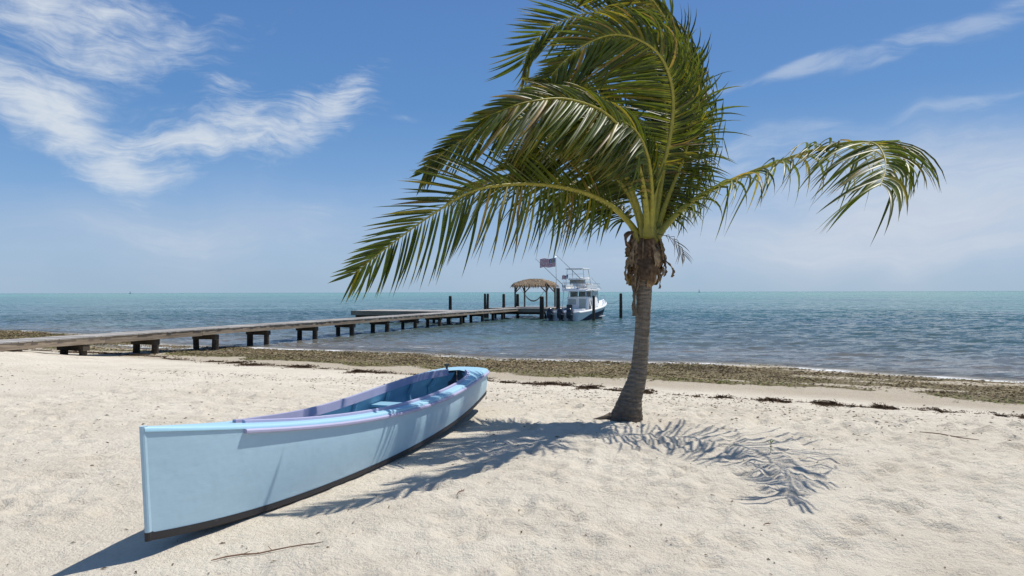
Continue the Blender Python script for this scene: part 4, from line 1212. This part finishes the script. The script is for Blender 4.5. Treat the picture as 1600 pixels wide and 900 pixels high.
m.build('white_topsides', M_WHITE, fb, smooth=True)
# gunwale, side decks and foredeck
m = MB()
for sd in (1, -1):
    rows = []
    for i in range(33):
        s = i / 32; hb = fb_half(s) + .02; hi = max(0, fb_half(s) - (.20 if s < .5 else .20 + (s - .5) * 6)); z = fb_sheer(s)
        r = [Vector((sd * hb, s * BL, z - .07)), Vector((sd * (hb + .02), s * BL, z)), Vector((sd * hb, s * BL, z + .03)), Vector((sd * hi, s * BL, z + .05 + (.06 if s > .5 else 0)))]
        rows.append(r if sd == 1 else r[::-1])
    m.grid(rows)
m.build('gunwale', M_WHITE, fb, smooth=True)
m = MB(); m.box((0, 3.2, .18), (2.2, 6.2, .04)); m.build('cockpit_sole', M_WHITE, fb)
m = MB(); m.box((.0, .12, .40), (2.35, .10, .45)); m.box((.95, .3, .45), (.42, .35, .36)); m.box((-.95, .3, .45), (.42, .35, .36)); m.build('transom', M_WHITE, fb, bevel=.03)
# outboards
def outboard(x, tilt):
    e = empty('outboard_engine', (x, -.35, .30)); e.parent = fb; e.rotation_euler = (tilt, 0, 0)
    m = MB(); rows = []
    for (z, ly, lx, oy) in ((-.12, .24, .17, 0), (0, .30, .20, 0), (.22, .33, .215, -.01), (.42, .31, .205, -.02), (.55, .24, .17, -.01), (.62, .12, .09, .0)):
        rows.append([Vector((lx * (abs(math.cos(a)) ** .7) * (1 if math.cos(a) > 0 else -1), oy + ly * (abs(math.sin(a)) ** .7) * (1 if math.sin(a) > 0 else -1), z)) for a in [2 * math.pi * k / 16 for k in range(16)]])
    m.grid(rows, close=True); m.add(rows[-1], [tuple(range(16))]); m.add(rows[0], [tuple(range(16))[::-1]])
    c = m.build('cowling', M_COWL, e, smooth=True)
    m = MB(); m.box((0, .0, .17), (.436, .50, .035)); m.build('cowling_band', M_STEEL, e)
    m = MB(); m.box((0, .02, -.35), (.15, .24, .50)); m.box((0, -.02, -.60), (.26, .42, .03)); m.build('midsection', M_COWL, e, bevel=.02)
    m = MB(); m.tube([Vector((0, .22, -.86)), Vector((0, 0, -.86)), Vector((0, -.25, -.86))], [.02, .07, .05], 8); m.box((0, 0, -.72), (.06, .2, .3)); m.build('gearcase', M_COWL, e)
    m = MB()
    for k in range(3):
        a = k * 2.094; M_ = Matrix.Rotation(a, 3, 'Y') @ Matrix.Rotation(.5, 3, 'Z')
        m.box(M_ @ Vector((0, 0, .11)) + Vector((0, -.30, -.86)), (.10, .015, .16), M=M_)
    m.build('propeller', M_STEEL, e)
    m = MB(); m.box((0, .28, -.05), (.22, .22, .36)); m.build('bracket', M_GREYM, e, bevel=.015)
for x in (-.78, 0.0, .70): outboard(x, -.16 if x < -.5 else -.1)
# deckhouse with windows
m = MB()
rows = []
for (y, hw, z1) in ((3.3, .82, 1.62), (4.2, .86, 1.66), (5.0, .84, 1.60), (5.9, .76, 1.18), (6.7, .60, .98)):
    zb = fb_sheer(y / BL) - .05
    rows.append([Vector((hw + .16, y, zb)), Vector((hw + .12, y, zb + (z1 - zb) * .35)), Vector((hw, y, z1)), Vector((hw * .5, y, z1 + .04)), Vector((-hw * .5, y, z1 + .04)), Vector((-hw, y, z1)), Vector((-hw - .12, y, zb + (z1 - zb) * .35)), Vector((-hw - .16, y, zb))])
m.grid(rows); m.add(rows[-1], [tuple(range(8))]); m.build('deckhouse', M_WHITE, fb)
for sd in (1, -1):
    for (ya, yb, za, zb, zc2, zd) in ((3.45, 4.35, 1.14, 1.52, 1.20, 1.54), (4.45, 5.3, 1.18, 1.54, 1.20, 1.42)):
        def wx(y, z): return sd * (.985 - .16 * max(0, z - .9) / .7 + .006)
        m = MB(); m.add([(wx(ya, za), ya, za), (wx(yb, zc2), yb, zc2), (wx(yb, zd), yb, zd), (wx(ya, zb), ya, zb), (wx(ya, za) - sd * .02, ya, za), (wx(yb, zc2) - sd * .02, yb, zc2), (wx(yb, zd) - sd * .02, yb, zd), (wx(ya, zb) - sd * .02, ya, zb)],
                        [(0, 1, 2, 3), (7, 6, 5, 4), (0, 4, 5, 1), (1, 5, 6, 2), (2, 6, 7, 3), (3, 7, 4, 0)])
        m.build('window', M_DARKGL, fb)
for x in (-.42, .42):
    m = MB(); m.add([(x - .36, 5.05, 1.60), (x + .36, 5.05, 1.60), (x + .32, 5.88, 1.235), (x - .32, 5.88, 1.235), (x - .36, 5.05, 1.57), (x + .36, 5.05, 1.57), (x + .32, 5.88, 1.2), (x - .32, 5.88, 1.2)],
                    [(0, 1, 2, 3), (7, 6, 5, 4), (0, 4, 5, 1), (1, 5, 6, 2), (2, 6, 7, 3), (3, 7, 4, 0)]); m.build('windscreen', M_DARKGL, fb)
# cockpit seats and helm
m = MB(); m.box((.45, 2.3, .50), (.7, .7, .60)); m.build('bait_station', M_WHITE, fb, bevel=.04)
m = MB(); m.box((-.45, 2.35, .75), (.45, .4, .12)); m.box((-.45, 2.58, .95), (.45, .10, .30)); m.build('helm_seat', M_CUSH, fb, bevel=.03)
m = MB(); m.box((-.45, 2.4, .45), (.6, .6, .5)); m.build('seat_box', M_WHITE, fb, bevel=.04)
for x in (-.98, .98):
    m = MB(); m.box((x, 3.6, 2.42), (.03, 2.3, .26)); m.build('bridge_side', M_WHITE, fb)
m = MB(); m.box((0, 5.0, 2.42), (1.7, .04, .3)); m.build('bridge_front', M_WHITE, fb)
m = MB(); m.box((0, 3.24, .95), (1.75, .05, 1.42)); m.build('cabin_bulkhead', M_WHITE, fb)
m = MB(); m.box((.34, 3.19, .92), (.50, .04, 1.20)); m.build('cabin_door', M_CLEAR, fb)
for x in (-.48, ):
    m = MB(); m.box((x, 3.19, 1.30), (.62, .04, .40)); m.build('window', M_CLEAR, fb)
# hardtop, with legs and clear curtains
m = MB(); rows = []
for (y, hw, z) in ((2.3, .95, 2.12), (2.5, 1.02, 2.16), (4.6, 1.02, 2.22), (5.7, .88, 2.20), (6.0, .5, 2.16)):
    rows.append([Vector((-hw, y, z)), Vector((-hw * .9, y, z + .09)), Vector((0, y, z + .12)), Vector((hw * .9, y, z + .09)), Vector((hw, y, z)), Vector((hw * .9, y, z - .05)), Vector((-hw * .9, y, z - .05))])
m.grid(rows, close=True); m.add(rows[0], [tuple(range(7))]); m.add(rows[-1], [tuple(range(7))[::-1]]); m.build('hardtop', M_WHITE, fb, smooth=False)
for (x, y) in ((-.86, 2.5), (.86, 2.5), (-.86, 3.6), (.86, 3.6), (-.8, 5.3), (.8, 5.3)):
    m = MB(); m.tube([Vector((x * 1.12, y - .1, .70 if y < 3 else 1.0)), Vector((x, y, 2.14))], .028, 6); m.build('hardtop_leg', M_STEEL, fb)
for x in (-.82, .82):
    m = MB(); m.box((x, 4.5, 1.87), (.012, 1.6, .44)); m.build('clear_curtain', M_CLEAR, fb)
m = MB(); m.box((0, 5.35, 1.88), (1.5, .012, .44)); m.build('clear_curtain', M_CLEAR, fb)
# flybridge
m = MB(); m.box((0.05, 4.6, 2.50), (1.1, .9, .42)); m.build('bridge_console', M_WHITE, fb, bevel=.08)
m = MB(); m.box((0.05, 3.4, 2.55), (.9, .45, .14)); m.box((.05, 3.18, 2.76), (.9, .10, .4)); m.build('bridge_seat', M_WHITE, fb, bevel=.04)
def rail(pts, r=.018): 
    m = MB(); m.tube([Vector(p) for p in pts], r, 6); m.build('rail', M_STEEL, fb)
for z in (2.46, 2.70): rail([(.98, 5.3, z - .05), (.98, 2.5, z), (-.98, 2.5, z), (-.98, 5.3, z - .05)])
for (x, y) in ((.98, 2.5), (-.98, 2.5), (.98, 3.4), (-.98, 3.4), (.98, 4.4), (-.98, 4.4), (0, 2.5)): rail([(x, y, 2.18), (x, y, 2.70)], .014)
rail([(.95, 5.75, 2.25), (.55, 4.6, 3.10)], .022); rail([(-.95, 5.75, 2.25), (-.6, 4.6, 3.10)], .022)
# tower: buggy top and helm canvas
for x in (-.62, .62):
    for y in (2.6, 3.7):
        rail([(x * 1.25, y + (.3 if y > 3 else -.05), 2.2), (x, y, 3.72)], .022)
m = MB(); m.box((0, 3.5, 2.98), (1.2, 1.6, .10)); m.build('tower_platform', M_WHITE, fb, bevel=.03)
m = MB(); m.box((0, 3.08, 2.84), (1.22, .03, .36)); m.build('tower_canvas', M_CANVAS, fb)
m = MB(); m.box((0.1, 4.1, 3.02), (.9, .4, .24)); m.build('tower_console', M_WHITE, fb, bevel=.06)
m = MB(); m.box((0, 3.1, 3.74), (1.35, 1.5, .10)); m.build('tower_top', M_WHITE, fb, bevel=.03)
rail([(.62, 2.6, 3.35), (-.62, 2.6, 3.35)], .014)
# outriggers
m = MB(); m.tube([Vector((.95, 4.0, 2.05)), Vector((-.35 - .55, 1.2, 4.7))], [.03, .012], 6); m.build('outrigger', M_GREYM, fb)
m = MB(); m.tube([Vector((-.95, 4.0, 2.05)), Vector((-2.3, .6, 4.45))], [.03, .012], 6); m.build('outrigger', M_GREYM, fb)
# bow rail
rr_pts = []
for i in range(12):
    s = .58 + .42 * i / 11; rr_pts.append((fb_half(s) - .06, s * BL, fb_sheer(s) + .42))
rail(rr_pts); rail([(-a, b, c) for a, b, c in rr_pts])
for i in range(0, 12, 2):
    a, b, c = rr_pts[i]
    for sd in (1, -1): rail([(sd * a, b, c - .40), (sd * a, b, c)], .012)
for x, h_ in ((-.7, .8), (-.25, .9), (.25, .85), (.7, .8)):
    m = MB(); m.tube([Vector((x, 2.45, 2.2)), Vector((x * 1.05, 2.1, 2.2 + h_))], [.02, .006], 5); m.build('fishing_rod', M_GREYM, fb)
fl = us_flag(fb, -.70, 3.30, .52, .30, .04, .04)
fl.location = (0, 2.95, 0)
# mooring line from the bow to the piling
ml = empty('mooring_line', (up(970, 0, 53.5).x, 53.5, WZ + 1.5))
tag(ml, 'thin slack mooring line from the fishing boat bow to a piling', 'rope')
pw = fb.location + Matrix.Rotation(fb.rotation_euler.z, 3, 'Z') @ Vector((0.2, 8.6, 1.25)); pr = pw - ml.location
m = MB(); m.tube([pr * (1 - t) + Vector((0, 0, -.25 * math.sin(math.pi * t))) for t in [i / 10 for i in range(11)]], .014, 5); m.build('line', M_ROPE, ml)

# ================================================================ far sailboats
for (px, ht_, lab) in ((203, 6.5, 'tiny distant sailing boat on the horizon at the far left'), (1092, 8.5, 'tiny distant sailing boat on the horizon right of the palm')):
    D = 2000.0
    s_ = empty('sailing_boat', (up(px, 0, D).x, D, WZ)); tag(s_, lab, 'boat', 'distant sailing boats')
    m = MB(); m.grid([[Vector((-4 + k, -.9 * math.sin(math.pi * k / 8), 1.1)), Vector((-4 + k, -.3 * math.sin(math.pi * k / 8), -.2))] if 1 else 0 for k in range(9)])
    m.grid([[Vector((-4 + k, .3 * math.sin(math.pi * k / 8), -.2)), Vector((-4 + k, .9 * math.sin(math.pi * k / 8), 1.1)), Vector((-4 + k, -.9 * math.sin(math.pi * k / 8), 1.1))] for k in range(9)])
    m.build('hull', M_SAIL, s_)
    m = MB(); m.tube([Vector((0, 0, 1)), Vector((0, 0, ht_ + 2))], .12, 6); m.build('mast', M_SAIL, s_)
    m = MB(); m.add([(.2, 0, 1.8), (2.6, .15, 1.8), (.2, 0, ht_ + 1.5), (.2, .05, 1.8), (2.6, .2, 1.8), (.2, .05, ht_ + 1.5)], [(0, 1, 2), (5, 4, 3), (0, 3, 4, 1), (1, 4, 5, 2), (2, 5, 3, 0)]); m.build('sail', M_SAIL, s_)

# ================================================================ small things on the sand
def on_sand(px, py):
    g_ = ground_pt(px, py); return g_.x, g_.y
tw = [(330, 872), (352, 867), (378, 864), (402, 863), (425, 859), (450, 857), (475, 854), (490, 854), (505, 857)]
x0, y0 = on_sand(*tw[0]); t_o = empty('twig', (x0, y0, 0))
tag(t_o, 'long thin reddish twig lying on the sand in front of the skiff', 'twig')
pts = []
for q in tw:
    x, y = on_sand(*q); pts.append(Vector((x - x0, y - y0, gz(x, y) + .010 + rr.uniform(0, .004))))
m = MB(); m.tube(pts, [.003, .0045, .005, .0045, .0045, .004, .004, .003, .002], 6); m.build('stem', M_TWIG, t_o)
for i, d_ in ((2, (.05, .03)), (4, (-.04, .04)), (6, (.07, -.03)), (1, (.03, -.02))):
    m = MB(); m.tube([pts[i], pts[i] + Vector((d_[0], d_[1], .012))], [.0028, .0015], 5); m.build('side_twig', M_TWIG, t_o)
def stick(name, px, py, ln, ang, r, label, cat='twig'):
    x, y = on_sand(px, py); e = empty(name, (x, y, gz(x, y) + r * .8), ang); tag(e, label, cat)
    m = MB(); m.tube([Vector((-ln / 2, 0, 0)), Vector((-ln / 6, ln * .06, .004)), Vector((ln / 5, -ln * .04, .005)), Vector((ln / 2, ln * .05, .0))], [r * .6, r, r, r * .5], 6); m.build('stem', M_TWIG, e)
    m = MB(); m.tube([Vector((ln * .1, 0, .003)), Vector((ln * .28, ln * .16, .012))], [r * .5, r * .3], 5); m.build('side_twig', M_TWIG, e)
stick('twig', 144, 727, .035, .1, .004, 'short dark twig on the sand left of the skiff')
stick('twig', 1197, 821, .06, .35, .004, 'short dark twig below the shadow of the right frond')
stick('twig', 1480, 692, .55, -.9, .006, 'thin pale stick on the sand near the right edge')
stick('twig', 720, 772, .16, 1.2, .004, 'small curved twig beside the frond shadow in the middle')
x, y = on_sand(1203, 712)
sp = empty('seedling', (x, y, gz(x, y))); tag(sp, 'tiny green seedling sprouting from the sand beside the frond shadow', 'plant')
m = MB(); m.tube([Vector((0, 0, -.01)), Vector((.002, 0, .05)), Vector((0, 0, .09))], [.003, .0025, .002], 6); m.build('stem', M_SPROUT, sp)
for a_, ln, z_ in ((.2, .05, .085), (2.8, .045, .08), (1.2, .035, .09), (3.9, .03, .05), (5.6, .03, .045)):
    d = Vector((math.cos(a_), math.sin(a_), 0)); w_ = Vector((-d.y, d.x, 0)) * ln * .22; b0 = Vector((0, 0, z_))
    m = MB(); m.grid([[b0 - w_ * .2, b0 + Vector((0, 0, -.001)), b0 + w_ * .2], [b0 + d * ln * .5 - w_ + Vector((0, 0, ln * .6)), b0 + d * ln * .5 + Vector((0, 0, ln * .5)), b0 + d * ln * .5 + w_ + Vector((0, 0, ln * .6))], [b0 + d * ln - w_ * .1 + Vector((0, 0, ln * .8)), b0 + d * ln + Vector((0, 0, ln * .79)), b0 + d * ln + w_ * .1 + Vector((0, 0, ln * .8))]])
    m.build('leaf', M_SPROUT, sp)
